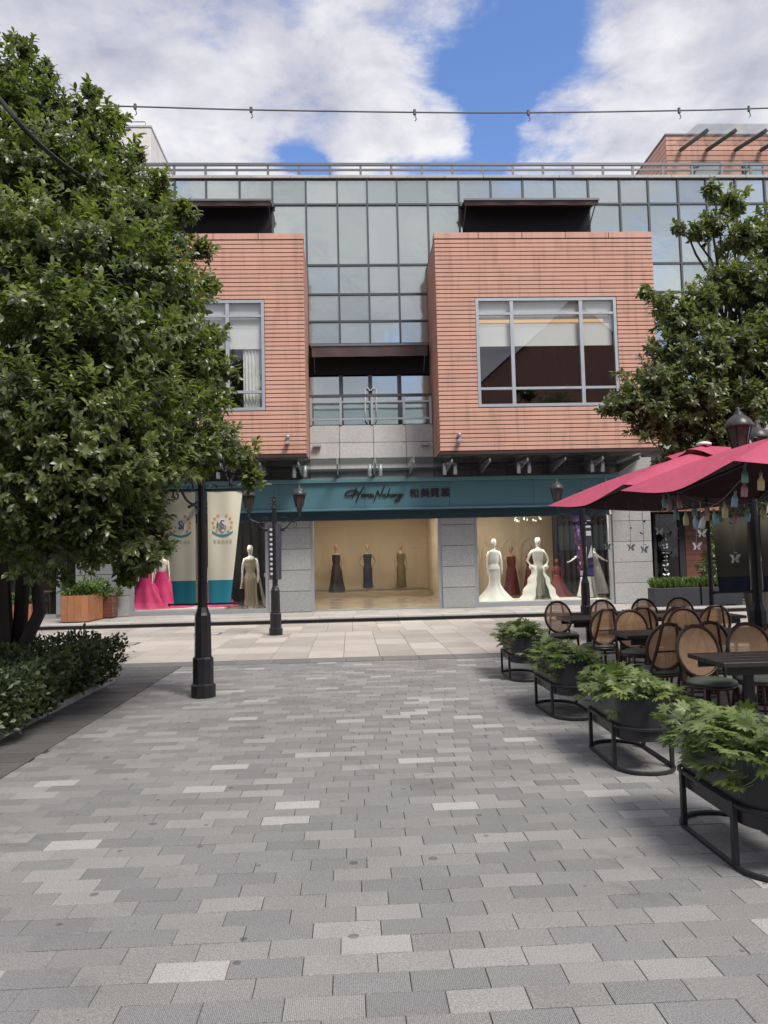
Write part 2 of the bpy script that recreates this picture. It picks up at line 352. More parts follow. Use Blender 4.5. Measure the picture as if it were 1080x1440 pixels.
# ------------------------------------------------------------------ geometry helpers
def at(px, py, Y=None, Z=None):
    """a point of the place seen at a photograph pixel, at depth Y or height Z"""
    d = CAM_M @ Vector(((px-540)/1080, (720-py)/1080, -1.0))
    t = Y/d.y if Y is not None else (Z-EYE.z)/d.z
    return EYE + t*d
WM = {}
def link(o, parent=None, mw=None):
    COL.objects.link(o); mw = mw or Matrix.Identity(4)
    if parent is not None:
        o.parent = parent; o.matrix_parent_inverse = WM[parent].inverted()
    o.matrix_basis = mw; WM[o] = mw.copy()
    return o
def tag(o, label=None, cat=None, group=None, kind=None):
    if label: o['label'] = label
    if cat: o['category'] = cat
    if group: o['group'] = group
    if kind: o['kind'] = kind
    return o
def empty(name, loc=(0, 0, 0), label=None, cat=None, group=None, parent=None):
    o = bpy.data.objects.new(name, None); o.empty_display_size = 0.2
    link(o, parent, Matrix.Translation(loc)); return tag(o, label, cat, group)
class MB:
    def __init__(s): s.v = []; s.f = []
    def add(s, vs, fs):
        n = len(s.v); s.v += [tuple(p) for p in vs]; s.f += [tuple(i+n for i in f) for f in fs]; return s
    def box(s, x0, x1, y0, y1, z0, z1, c=0.0):
        if c <= 0:
            return s.add([(x, y, z) for z in (z0, z1) for y in (y0, y1) for x in (x0, x1)],
                         [(0, 2, 3, 1), (4, 5, 7, 6), (0, 1, 5, 4), (2, 6, 7, 3), (0, 4, 6, 2), (1, 3, 7, 5)])
        cx, cy, cz = (x0+x1)/2, (y0+y1)/2, (z0+z1)/2; h = ((x1-x0)/2, (y1-y0)/2, (z1-z0)/2)
        vs, idx = [], {}
        for sx in (-1, 1):
            for sy in (-1, 1):
                for sz in (-1, 1):
                    for a in range(3):
                        d = [h[0]-c, h[1]-c, h[2]-c]; d[a] = h[a]
                        idx[(sx, sy, sz, a)] = len(vs); vs.append((cx+sx*d[0], cy+sy*d[1], cz+sz*d[2]))
        fs = []
        R = (-1, 1)
        for q in R:
            for order in [((-1, -1), (1, -1), (1, 1), (-1, 1))]:
                fx = [idx[(q, a, b, 0)] for a, b in order]; fy = [idx[(a, q, b, 1)] for a, b in order]; fz = [idx[(a, b, q, 2)] for a, b in order]
                fs.append(tuple(fx if q > 0 else fx[::-1])); fs.append(tuple(fy[::-1] if q > 0 else fy)); fs.append(tuple(fz if q > 0 else fz[::-1]))
        for a in R:
            for b in R:
                e = [idx[(-1, a, b, 1)], idx[(1, a, b, 1)], idx[(1, a, b, 2)], idx[(-1, a, b, 2)]]; fs.append(tuple(e if a*b < 0 else e[::-1])) if False else fs.append(tuple(e))
                e = [idx[(a, -1, b, 0)], idx[(a, 1, b, 0)], idx[(a, 1, b, 2)], idx[(a, -1, b, 2)]]; fs.append(tuple(e))
                e = [idx[(a, b, -1, 0)], idx[(a, b, 1, 0)], idx[(a, b, 1, 1)], idx[(a, b, -1, 1)]]; fs.append(tuple(e))
                for d in R: fs.append((idx[(a, b, d, 0)], idx[(a, b, d, 1)], idx[(a, b, d, 2)]))
        return s.add(vs, fs)
    def lathe(s, prof, n=16, c=(0, 0, 0), sx=1.0, sy=1.0, cap=True, rot=0.0):
        vs = [(c[0]+r*sx*math.cos(2*PI*i/n+rot), c[1]+r*sy*math.sin(2*PI*i/n+rot), c[2]+z) for r, z in prof for i in range(n)]
        fs = [(k*n+i, k*n+(i+1) % n, (k+1)*n+(i+1) % n, (k+1)*n+i) for k in range(len(prof)-1) for i in range(n)]
        if cap: fs += [tuple(range(n))[::-1], tuple((len(prof)-1)*n+i for i in range(n))]
        return s.add(vs, fs)
    def tube(s, pts, r, n=8, closed=False, cap=True):
        pts = [Vector(p) for p in pts]; m = len(pts)
        rs = r if isinstance(r, (list, tuple)) else [r]*m
        rings = []; ref = None
        for i, p in enumerate(pts):
            a = pts[(i-1) % m] if (closed or i > 0) else p; b = pts[(i+1) % m] if (closed or i < m-1) else p
            t = (b-a); t = t.normalized() if t.length > 1e-9 else Vector((0, 0, 1))
            if ref is None:
                ref = Vector((0, 0, 1)) if abs(t.z) < 0.9 else Vector((1, 0, 0))
            e1 = (ref - t*ref.dot(t)); e1 = e1.normalized() if e1.length > 1e-6 else t.orthogonal().normalized()
            ref = e1; e2 = t.cross(e1)
            rings.append([p+(e1*math.cos(2*PI*k/n)+e2*math.sin(2*PI*k/n))*rs[i] for k in range(n)])
        vs = [q for ring in rings for q in ring]
        fs = [(i*n+k, i*n+(k+1) % n, ((i+1) % m)*n+(k+1) % n, ((i+1) % m)*n+k) for i in range(m if closed else m-1) for k in range(n)]
        if cap and not closed: fs += [tuple(range(n))[::-1], tuple((m-1)*n+k for k in range(n))]
        return s.add(vs, fs)
    def grid(s, fn, nu, nv, closeu=False):
        vs = [fn(i/nu, j/nv) for j in range(nv+1) for i in range(nu + (0 if closeu else 1))]
        w_ = nu if closeu else nu+1
        fs = [(j*w_+i, j*w_+(i+1) % w_, (j+1)*w_+(i+1) % w_, (j+1)*w_+i) for j in range(nv) for i in range(nu)]
        return s.add(vs, fs)
    def poly(s, pts, y, t):
        """extrude an outline given in the x-z plane from y to y+t"""
        n = len(pts)
        return s.add([(x, y, z) for x, z in pts]+[(x, y+t, z) for x, z in pts],
                     [tuple(range(n)), tuple(range(n, 2*n))[::-1]]+[(i, (i+1) % n, n+(i+1) % n, n+i) for i in range(n)])
    def xform(s, m):
        s.v = [tuple(m @ Vector(p)) for p in s.v]; return s
    def mesh(s, name, mat, smooth=False):
        me = bpy.data.meshes.new(name); me.from_pydata(s.v, [], s.f); me.materials.append(M[mat] if isinstance(mat, str) else mat)
        if smooth: me.shade_smooth()
        return me
    def build(s, name, mat, parent=None, smooth=False, mw=None):
        return link(bpy.data.objects.new(name, s.mesh(name, mat, smooth)), parent, mw)
UNIT = {}
def bx(name, x0, x1, y0, y1, z0, z1, mat, parent=None, rot=None):
    """plain slab that shares one unit mesh per material"""
    if mat not in UNIT: UNIT[mat] = MB().box(-.5, .5, -.5, .5, -.5, .5).mesh('slab_'+mat, mat)
    mw = Matrix.Translation(((x0+x1)/2, (y0+y1)/2, (z0+z1)/2))
    if rot: mw = mw @ Matrix.Rotation(rot[0], 4, 'X') @ Matrix.Rotation(rot[1], 4, 'Z')
    mw = mw @ Matrix.Diagonal((x1-x0, y1-y0, z1-z0, 1))
    return link(bpy.data.objects.new(name, UNIT[mat]), parent, mw)
def cb(name, x0, x1, y0, y1, z0, z1, mat, parent=None, c=0.006):
    """slab with chamfered edges"""
    cx, cy, cz = (x0+x1)/2, (y0+y1)/2, (z0+z1)/2; key = (mat, round(x1-x0, 3), round(y1-y0, 3), round(z1-z0, 3), c)
    if key not in UNIT:
        UNIT[key] = MB().box(-(x1-x0)/2, (x1-x0)/2, -(y1-y0)/2, (y1-y0)/2, -(z1-z0)/2, (z1-z0)/2, c).mesh('chamfered_'+mat, mat)
    return link(bpy.data.objects.new(name, UNIT[key]), parent, Matrix.Translation((cx, cy, cz)))
def kids(o): return [c for c in ALLKIDS.get(o, [])]
def copy_tree(root, mw, label=None, group=None):
    """copy a thing with its parts and sub-parts"""
    r = root.copy(); COL.objects.link(r); r.matrix_basis = mw
    if label: r['label'] = label
    if group: r['group'] = group
    def rec(src, dst):
        for c in [o for o in src.children]:
            d = c.copy(); COL.objects.link(d); d.parent = dst; d.matrix_parent_inverse = c.matrix_parent_inverse.copy(); d.matrix_basis = c.matrix_basis.copy(); rec(c, d)
    rec(root, r); return r
def TRS(x, y, z=0, rz=0, s=1.0):
    return Matrix.Translation((x, y, z)) @ Matrix.Rotation(rz, 4, 'Z') @ Matrix.Diagonal((s, s, s, 1))
def text_obj(body, size, mat, parent, loc, name='lettering', depth=0.01, bold=0.0, align='CENTER', sx=1.0):
    cu = bpy.data.curves.new(name, 'FONT'); cu.body = body; cu.size = size; cu.extrude = depth; cu.offset = bold
    cu.align_x = align; cu.align_y = 'CENTER'; cu.resolution_u = 3
    o = bpy.data.objects.new(name, cu); COL.objects.link(o)
    bpy.context.view_layer.update()
    me = bpy.data.meshes.new_from_object(o.evaluated_get(bpy.context.evaluated_depsgraph_get()))
    bpy.data.objects.remove(o); me.materials.clear(); me.materials.append(M[mat]); me.name = name
    for p in me.polygons: p.material_index = 0
    return link(bpy.data.objects.new(name, me), parent, Matrix.Translation(loc) @ Matrix.Rotation(PI/2, 4, 'X') @ Matrix.Diagonal((sx, 1, 1, 1)))

# leaves ------------------------------------------------------------
def T_broad():
    v = [(0, 0, 0), (-.21, .33, .07), (0, .33, 0), (.21, .33, .07), (-.23, .68, .01), (0, .68, -.06), (.23, .68, .01), (0, 1.0, -.20)]
    return np.array(v), [(0, 2, 1), (0, 3, 2), (1, 2, 5, 4), (2, 3, 6, 5), (4, 5, 7), (5, 6, 7)]
def T_small():
    v = [(0, 0, 0), (-.24, .5, .08), (0, .5, 0), (.24, .5, .08), (0, 1, -.05)]
    return np.array(v), [(0, 2, 1), (0, 3, 2), (1, 2, 4), (2, 3, 4)]
def T_palm():
    v = [(0, 0, 0), (0, .12, .02)]; f = []
    for a, L in ((-105, .55), (-62, .78), (-25, .95), (8, 1.0), (40, .92), (75, .74), (112, .5)):
        r = rad(a); d = np.array((math.sin(r), math.cos(r))); q = np.array((d[1], -d[0])); c0 = np.array((0, .15))
        P = lambda t, s_, z: (*(c0+d*L*t+q*s_), z)
        i = len(v)
        v += [P(.36, -.075, .03), P(.36, .075, .03), P(.64, -.20, -.03), P(.64, .20, -.03), P(.58, -.085, -.02), P(.58, .085, -.02), P(.90, -.15, -.09), P(.90, .15, -.09), P(1.02, 0, -.14), P(.78, -.07, -.06), P(.78, .07, -.06)]
        f += [(1, i+1, i), (i, i+1, i+5, i+4), (i, i+4, i+2), (i+1, i+3, i+5), (i+4, i+5, i+10, i+9), (i+4, i+9, i+6), (i+5, i+7, i+10), (i+9, i+10, i+8)]
    f.append((0, 1, 2))
    return np.array(v), f
def leaf_arrays(P, A, N, L, T, Wd=1.0):
    A = A/np.linalg.norm(A, axis=1, keepdims=True)
    X = np.cross(A, N); X /= np.linalg.norm(X, axis=1, keepdims=True)+1e-9
    Z = np.cross(X, A)
    tv, tf = T
    return P[:, None, :] + L[:, None, None]*(tv[None, :, 0, None]*Wd*X[:, None, :] + tv[None, :, 1, None]*A[:, None, :] + tv[None, :, 2, None]*Z[:, None, :])
def leaves_obj(name, P, A, N, L, T, mat, parent=None, Wd=1.0, mw=None):
    V = leaf_arrays(np.asarray(P), np.asarray(A), np.asarray(N), np.asarray(L), T, Wd)
    n, k, _ = V.shape; tf = T[1]
    sizes = np.array([len(f) for f in tf]); flat = np.array([i for f in tf for i in f])
    loops = (flat[None, :] + (np.arange(n)*k)[:, None]).ravel()
    ls = np.tile(sizes, n); st = np.concatenate(([0], np.cumsum(ls)[:-1]))
    me = bpy.data.meshes.new(name); me.vertices.add(n*k); me.vertices.foreach_set('co', V.astype(np.float32).ravel())
    me.loops.add(len(loops)); me.loops.foreach_set('vertex_index', loops.astype(np.int32))
    me.polygons.add(len(ls)); me.polygons.foreach_set('loop_start', st.astype(np.int32)); me.polygons.foreach_set('loop_total', ls.astype(np.int32))
    me.update(calc_edges=True); me.materials.append(M[mat]); me.validate()
    return link(bpy.data.objects.new(name, me), parent, mw)
def unit_rand(n):
    d = RNG.normal(size=(n, 3)); return d/np.linalg.norm(d, axis=1, keepdims=True)
def crown(blobs, twigs_per_m2, leaf, nper=11, up=0.35):
    """leaf rosettes on the twig tips of each clump"""
    P, A, N, L = [], [], [], []
    for c, r in blobs:
        nt = max(10, int(twigs_per_m2*4*PI*r*r))
        d = unit_rand(nt); rr = r*(0.35+0.75*RNG.random(nt)**0.55)
        sq = np.array((1.0, 1.0, 0.85))
        tip = np.array(c)+d*rr[:, None]*sq*(1+0.22*RNG.normal(size=(nt, 1)))
        td = d + np.array((0, 0, up)) + 0.35*RNG.normal(size=(nt, 3)); td /= np.linalg.norm(td, axis=1, keepdims=True)
        for q, t in zip(tip, td):
            m = nper + RNG.integers(-3, 4)
            e1 = np.cross(t, (0.3, 0.2, 1.0)); e1 /= np.linalg.norm(e1)+1e-9; e2 = np.cross(t, e1)
            k = np.arange(m); an = k*2.4+RNG.random()*6; s = (k/m)
            radial = np.cos(an)[:, None]*e1+np.sin(an)[:, None]*e2
            ax = radial*(1.05-0.65*s)[:, None]+t*(0.25+0.75*s)[:, None]+np.array((0, 0, -0.18))+0.18*RNG.normal(size=(m, 3))
            P.append(q-t*0.15*(1-s)[:, None]); A.append(ax)
            N.append(t+radial*0.2+np.array((0, 0, 0.35))+0.15*RNG.normal(size=(m, 3)))
            L.append(leaf*(0.7+0.55*RNG.random(m)))
    return np.concatenate(P), np.concatenate(A), np.concatenate(N), np.concatenate(L)

# ================================================================== SETTING
def structure(o): o['kind'] = 'structure'; return o
g = MB().add([(-400, -400, -0.06), (400, -400, -0.06), (400, 400, -0.06), (-400, 400, -0.06)], [(0, 1, 2, 3)]).build('ground', 'ground'); structure(g)

# --- plaza paving: running-bond granite setts; the nearest 300 are single objects, the rest one joined part
plaza = MB().box(-2.72, 9.6, -3.0, 12.55, -0.05, -0.012).build('plaza_paving', 'joint'); structure(plaza)
TL, TW, J = 0.297, 0.1465, 0.0045
def tint():
    r = random.random()
    if r < 0.055: b = random.uniform(0.32, 0.375); c = (b, b*0.975, b*0.935); rib = 0.0
    elif r < 0.16: b = random.uniform(0.25, 0.285); c = (b*1.015, b*0.985, b*0.945); rib = 0.1
    elif r < 0.60: b = random.uniform(0.212, 0.252); c = (b*1.01, b*0.99, b*0.96); rib = random.uniform(.3, .8)
    else: b = random.uniform(0.182, 0.215); c = (b, b*0.995, b*0.985); rib = random.uniform(.6, 1)
    return (*c, rib)
def tile_mesh(x0, x1, y0, y1, dz, tx, ty):
    e = 0.002; zb = -0.02
    top = [(x0+e, y0+e), (x1-e, y0+e), (x1-e, y1-e), (x0+e, y1-e)]; low = [(x0, y0), (x1, y0), (x1, y1), (x0, y1)]
    cx, cy = (x0+x1)/2, (y0+y1)/2
    z = lambda x, y: dz+tx*(x-cx)+ty*(y-cy)
    vs = [(x, y, zb) for x, y in low]+[(x, y, z(x, y)-0.003) for x, y in low]+[(x, y, z(x, y)) for x, y in top]
    fs = [(8, 9, 10, 11)]+[(4+i, 4+(i+1) % 4, 8+(i+1) % 4, 8+i) for i in range(4)]+[(i, (i+1) % 4, 4+(i+1) % 4, 4+i) for i in range(4)]
    return vs, fs
tiles = []
row = 0; y = -2.9
while y + TW < 12.56:
    off = (row*0.43 + random.uniform(-.07, .07)) % 1.0 * TL
    x = -2.715 - off
    while x < 9.55:
        x0, x1 = max(x, -2.715), min(x+TL, 9.59)
        if x1-x0 > 0.04: tiles.append((x0+.0012, x1-.0012, y+J/2, y+TW-J/2))
        x += TL
    y += TW; row += 1
def shows(t):
    cx, cy = (t[0]+t[1])/2, (t[2]+t[3])/2
    d = CAM_M.transposed() @ (Vector((cx, cy, 0))-EYE)
    if d.z > -0.5: return 0
    px, py = 540-1080*d.x/d.z, 720+1080*d.y/d.z
    return 0 if not (-40 < px < 1120 and py < 1475) else 1/cy**3
tiles.sort(key=lambda t: -shows(t))
def color_attr(me, cols):
    a = me.color_attributes.new('tint', 'FLOAT_COLOR', 'CORNER'); a.data.foreach_set('color', np.array(cols, np.float32).ravel())
for t in tiles[:298]:
    vs, fs = tile_mesh(*t, random.uniform(-.0015, .0015), random.uniform(-.006, .006), random.uniform(-.008, .008))
    o = MB().add(vs, fs).build('paver', 'paver', plaza); color_attr(o.data, [tint()]*len(o.data.loops))
mb = MB(); cols = []
for t in tiles[298:]:
    vs, fs = tile_mesh(*t, random.uniform(-.0015, .0015), random.uniform(-.006, .006), random.uniform(-.008, .008)); mb.add(vs, fs); cols += [tint()]*36
o = mb.build('pavers', 'paver', plaza); o['kind'] = 'stuff'; color_attr(o.data, cols)

# --- dark granite edge along the planting bed, with open drainage slots
edge = MB().box(-14.0, -2.725, -3.0, 12.55, -0.05, -0.022).build('dark_paving', 'joint'); structure(edge)
y = 3.2; k = 0
while y < 12.5:
    y1 = min(y+0.345, 12.545)
    x = -2.73; first = True
    while x > -5.0:
        wd = (0.42 if k % 2 else 0.62) if first else 0.62
        x0 = max(x-wd, -5.2)
        gap = 0.004
        cb('slab', x0+gap, x-gap, y+gap+(0.03 if first and k % 2 == 0 else 0), y1-gap, -0.02, -0.001+random.uniform(-.001, .001), 'darkslab', edge, 0.003)
        first = False; x = x0
    y = y1; k += 1
# --- darker band between plaza and road, road slabs, kerb and sidewalk
band = MB().box(-14, 18, 12.555, 13.08, -0.05, -0.022).build('granite_band', 'joint'); structure(band)
x = -13.9
while x < 13:
    cb('slab', x+.003, x+.597, 12.56, 13.07, -0.02, 0.0+random.uniform(-.001, .001), 'bandslab', band, 0.003); x += 0.6
roadb = MB().box(-30, 30, 13.085, 20.6, -0.05, -0.022).build('road', 'joint'); structure(roadb)
NX, NY = 36, 8; x0r = -10.6; wx = 0.615; ly = (20.59-13.09)/NY
for j in range(NY):
    for i in range(NX):
        xs = x0r+i*wx+(0.0 if j < 5 else 0.17)
        if (i, j) in ((9, 3), (11, 5), (24, 3)): continue
        cb('slab', xs+.003, xs+wx-.003, 13.09+j*ly+.003, 13.09+(j+1)*ly-.003, -0.02, 0.0+random.uniform(-.0015, .0015), 'road', roadb, 0.003)
M['drain'] = pm('cast_iron_drain', (0.055, 0.053, 0.05), 0.6, 0.4)
def drain_cover(i, j, label):
    xs = x0r+i*wx+(0.0 if j < 5 else 0.17); ya = 13.09+j*ly
    r = empty('drain_cover', (xs+wx/2, ya+ly/2, 0), label, 'drain cover')
    cb('lid', xs+.05, xs+wx-.05, ya+.25, ya+ly-.25, -0.02, 0.001, 'road', r, 0.003)
    m = MB().box(xs+.01, xs+wx-.01, ya+.215, ya+.245, -.02, .003).box(xs+.01, xs+wx-.01, ya+ly-.245, ya+ly-.215, -.02, .003).box(xs+.01, xs+.045, ya+.245, ya+ly-.245, -.02, .003).box(xs+wx-.045, xs+wx-.01, ya+.245, ya+ly-.245, -.02, .003)
    m.build('frame', 'drain', r)
    cb('infill', xs+.003, xs+wx-.003, ya+.003, ya+.212, -.02, 0, 'road', r, .003); cb('infill', xs+.003, xs+wx-.003, ya+ly-.212, ya+ly-.003, -.02, 0, 'road', r, .003)
drain_cover(9, 3, 'stone-lidded drain cover in the beige road beside the hedge end')
drain_cover(11, 5, 'stone-lidded drain cover in the beige road near the banner lamp post')
drain_cover(24, 3, 'stone-lidded drain cover in the beige road near the smallest planter')
walk = MB().box(-30, 30, 20.9, 34.0, -0.05, 0.118).build('sidewalk', 'joint'); structure(walk)
for i in range(34):
    xs = -11.0+i*0.62
    for j in range(4):
        ya = 20.905+j*0.58
        cb('slab', xs+.003, xs+.617, ya+.003, ya+.577, 0.12, 0.142+random.uniform(-.001, .001), 'walkslab', walk, 0.003)
kerb = MB().box(-30, 30, 20.66, 20.9, -0.05, 0.085).build('kerb', 'joint'); structure(kerb)
x = -11.2
while x < 12.0:
    L = random.choice((0.9, 1.05, 1.2))
    cb('kerb_stone', x+.004, x+L-.004, 20.59, 20.9, 0.088, 0.146+random.uniform(-.002, .002), 'kerb', kerb, 0.012); x += L

# ================================================================== SHOP BUILDING
YW, YB, YC = 23.2, 21.03, 22.66
X_ = lambda px, py, Y: at(px, py, Y).x
Z_ = lambda px, py, Y: at(px, py, Y).z
BLD = empty('shop_building', (0.7, YW, 0.14), 'three-storey shop building with teal fascia, glass curtain wall and two terracotta boxes', 'building')
core = MB().box(-14, 18, 24.7, 40, 4.4, 12.9).box(-14, -7.9, 24.6, 40, 0.14, 4.4).box(16, 18, 23.3, 40, 0.14, 4.4).build('core_wall', 'dark', BLD)
roof = MB().box(-14.2, 18.2, 23.62, 40, 12.9, 13.0).build('roof', 'coping', BLD)

# curtain wall ------------------------------------------------------
cols_px = [290, 337, 383, 430, 474, 516, 558, 601, 645, 690, 735, 780, 827, 871, 911, 953, 993, 1034, 1075]
CX = [X_(p, 270, YW) for p in cols_px]
st_ = 0.955
while CX[0] > -9.5: CX.insert(0, CX[0]-st_)
while CX[-1] < 16.5: CX.append(CX[-1]+st_)
CZ = [Z_(520, y_, YW) for y_ in (252, 288, 373, 414, 452, 484)]
RBX0, RBX1, BZ0, BZ1 = 2.555, 8.79, 4.60, 10.80
BWID = RBX1-RBX0
LBX1, LBX0 = -1.135, -1.135-BWID
ztop = CZ[0]
cw = empty('curtain_wall', (0.7, YW, 8), parent=BLD)
def pane(x0, x1, z0, z1, par, mat='curtain', y0=YW):
    return bx('pane', x0+.03, x1-.03, y0, y0+.02, z0+.03, z1-.03, mat, par, rot=(random.gauss(0, .0045), random.gauss(0, .0045)))
lowZ = [CZ[5]]
while lowZ[-1] > 5.3: lowZ.append(lowZ[-1]-0.86)
for i in range(len(CX)-1):
    a, b = CX[i], CX[i+1]; mid = (a+b)/2
    inL, inR, ctr = a > LBX0-.3 and b < LBX1+.5, a > RBX0-.4 and b < RBX1+.4, LBX1-.5 < mid < RBX0+.2
    pane(a, b, CZ[1], CZ[0], cw); pane(a, b, CZ[2], CZ[1], cw)
    rows_ = [(CZ[3], CZ[2]), (CZ[4], CZ[3]), (CZ[5], CZ[4])]
    if ctr or not (inL or inR):
        for z0, z1 in rows_: pane(a, b, z0, z1, cw)
        if not ctr and b > RBX1:
            for z1, z0 in zip(lowZ[:-1], lowZ[1:]): pane(a, b, z0, z1, cw)
for x in CX:
    ctr = LBX1-.5 < x < RBX0+.2; out = x > RBX1 or x < LBX0
    z0 = CZ[5] if ctr else (lowZ[-1] if x > RBX1 else CZ[2]-.6)
    bx('mullion', x-.028, x+.028, YW-.05, YW+.03, z0, ztop, 'mullion', cw)
for n_, z in enumerate(CZ[:2]):
    bx('transom', CX[0], CX[-1], YW-.045, YW+.025, z-.03, z+.03, 'mullion', cw)
bx('transom', CX[0], CX[-1], YW-.043, YW+.025, CZ[2]-.03, CZ[2]+.03, 'mullion', cw)
for z in CZ[3:]:
    bx('transom', CX[10]-.1 if False else LBX1-.35, RBX0+.45, YW-.045, YW+.025, z-.03, z+.03, 'mullion', cw)
    bx('transom', RBX1-.1, CX[-1], YW-.045, YW+.025, z-.03, z+.03, 'mullion', cw)
for z in lowZ[1:]: bx('transom', RBX1-.1, CX[-1], YW-.045, YW+.025, z-.03, z+.03, 'mullion', cw)
# parapet, roof railing --------------------------------------------
x = -10.0
zc = ztop-.01
while x < 17:
    cb('coping_stone', x+.004, x+1.196, 23.10, 23.6, zc, zc+.10, 'coping', BLD, .01); x += 1.2
zr = Z_(540, 230.5, 23.15); zm = Z_(540, 239, 23.15)
rr = empty('roof_railing', (0.7, 23.2, zc+.10), parent=BLD)
bx('top_rail', -10, 17, 23.11, 23.19, zr-.06, zr+.02, 'rail', rr); bx('mid_rail', -10, 17, 23.13, 23.17, zm-.03, zm+.03, 'rail', rr)
x = X_(245, 240, 23.15)-.955*5
while x < 16.9:
    bx('post', x-.035, x+.035, 23.125, 23.175, zc+.09, zr-.06, 'rail', rr); x += .955

# terracotta boxes ---------------------------------------------------
PITCH = 0.1205
def terra_box(x0, x1, sides):
    par = empty('terracotta_box', ((x0+x1)/2, YB, BZ0), parent=BLD)
    wx0, wx1 = x0+1.11, x1-1.11
    wz0, wz1 = Z_(768, 571, YB), Z_(768, 418, YB)
    m = MB().box(x0+.03, wx0, YB+.03, YB+.2, BZ0+.02, BZ1-.02).box(wx1, x1-.03, YB+.03, YB+.2, BZ0+.02, BZ1-.02).box(wx0, wx1, YB+.03, YB+.2, BZ0+.02, wz0).box(wx0, wx1, YB+.03, YB+.2, wz1, BZ1-.02)
    m.box(x0+.03, x0+.2, YB+.2, YW+.2, BZ0+.02, BZ1-.02).box(x1-.2, x1-.03, YB+.2, YW+.2, BZ0+.02, BZ1-.02).box(x0+.2, x1-.2, YB+.2, YW+.2, BZ1-.2, BZ1-.02)
    m.build('backing', 'terra_dark', par)
    bx('soffit', x0+.04, x1-.04, YB+.04, YW, BZ0-.04, BZ0+.018, 'soffit', par)
    bx('bottom_trim', x0-.005, x1+.005, YB-.01, YB+.06, BZ0-.10, BZ0-.02, 'terra_dark', par)
    z = BZ0; zend = BZ1-.17
    while z < zend-.02:
        za, zb = z+.004, min(z+PITCH-.018, zend)
        if zb > wz0 and za < wz1:
            za2, zb2 = za, zb
            cb('slat', x0, wx0-.012, YB, YB+.028, za2, zb2, 'terra', par, .004); cb('slat', wx1+.012, x1, YB, YB+.028, za2, zb2, 'terra', par, .004)
            if za < wz0-.02: cb('slat', wx0-.01, wx1+.01, YB, YB+.028, za, wz0-.004, 'terra', par, .004)
            if zb > wz1+.02: cb('slat', wx0-.01, wx1+.01, YB, YB+.028, wz1+.004, zb, 'terra', par, .004)
        else: cb('slat', x0, x1, YB, YB+.028, za, zb, 'terra', par, .004)
        for s in sides:
            xx = x0 if s < 0 else x1-.028
            cb('slat', xx, xx+.028, YB+.032, YW-.05, za, zb, 'terra', par, .004)
        z += PITCH
    n = 5
    for k in range(n):
        a = x0+(x1-x0)*k/n; b = x0+(x1-x0)*(k+1)/n
        cb('coping_tile', a+.008-(.02 if k == 0 else 0), b-.008+(.02 if k == n-1 else 0), YB-.015, YB+.35, BZ1-.165, BZ1+.005, 'terra', par, .006)
    # window
    wd = empty('window', ((wx0+wx1)/2, YB, wz0), parent=par)
    Yf = YB+.015
    f = .085
    for nm, b in dict(frame_bottom=(wx0, wx1, wz0, wz0+f), frame_top=(wx0, wx1, wz1-f, wz1), frame_side=(wx0, wx0+f, wz0+f, wz1-f), frame_jamb=(wx1-f, wx1, wz0+f, wz1-f)).items():
        bx('frame', b[0], b[1], Yf, Yf+.12, b[2], b[3], 'alu', wd)
    vx = [wx0+1.02, wx1-1.02]; hz = [Z_(768, 545, YB), Z_(768, 440, YB)]
    for q in vx: bx('mullion', q-.05, q+.05, Yf+.01, Yf+.11, wz0+f, wz1-f, 'alu', wd)
    xs = [wx0+f]+vx+[wx1-f]; zs = [wz0+f]+hz+[wz1-f]
    for k in range(3):
        for q in hz: bx('transom', xs[k]+(.05 if k else 0), xs[k+1]-(.05 if k < 2 else 0), Yf+.015, Yf+.105, q-.035, q+.035, 'alu', wd)
        for j in range(3):
            bx('pane', xs[k]+.01, xs[k+1]-.01, Yf+.05, Yf+.06, zs[j]+.01, zs[j+1]-.01, 'winglass', wd, rot=(random.gauss(0, .001), random.gauss(0, .001)))
    zb = Z_(768, 484, YB)
    bx('roller_blind', wx0+.1, wx1-.1, YB+.17, YB+.18, zb, wz1-.02, 'blind', wd)
    m = MB().box(x0+.25, x1-.25, 24.3, 24.35, BZ0+.1, BZ1-.3).box(x0+.25, x1-.25, YB+.25, 24.3, BZ0+.1, BZ0+.15).box(x0+.22, x0+.26, YB+.25, 24.3, BZ0+.1, BZ1-.3).box(x1-.26, x1-.22, YB+.25, 24.3, BZ0+.1, BZ1-.3)
    m.build('room_lining', 'dark', par)
    return par, wd, (wx0, wx1, wz0, wz1)
boxL, winL, wL = terra_box(LBX0, LBX1, (1,))
boxR, winR, wR = terra_box(RBX0, RBX1, (-1, 1))
# curtain hanging in the left window, warm cove in the right window
m = MB()
m.grid(lambda a, b: (wL[1]-.62+.5*a, YB+.24+.03*math.sin(a*34), wL[2]+.1+(wL[3]-wL[2]-.5)*b), 40, 1); m.build('curtain', 'blind', winL)
bx('cove_light', wR[0]+.1, wR[1]-.35, YB+.145, YB+.155, Z_(768, 451, YB), Z_(768, 447, YB), 'warm', winR)
# cctv cameras on the boxes
def cctv(px, py, par):
    p = at(px, py, YB-.02)
    r = empty('camera_mount', p, parent=par)
    MB().lathe([(0.0, -.04), (.05, -.04), (.055, .03), (.04, .06), (0, .065)], 10, (p.x, YB-.05, p.z+.12)).build('dome', 'alu', r, True)
    MB().tube([(p.x, YB, p.z), (p.x, YB-.06, p.z), (p.x, YB-.07, p.z+.1)], .018, 6).box(p.x-.07, p.x+.05, YB-.2, YB-.04, p.z-.09, p.z-.015, .01).build('body', 'alu', r)
for q, pr in (((405, 621), boxL), ((646, 618), boxR), ((907, 606), boxR)): cctv(*q, pr)

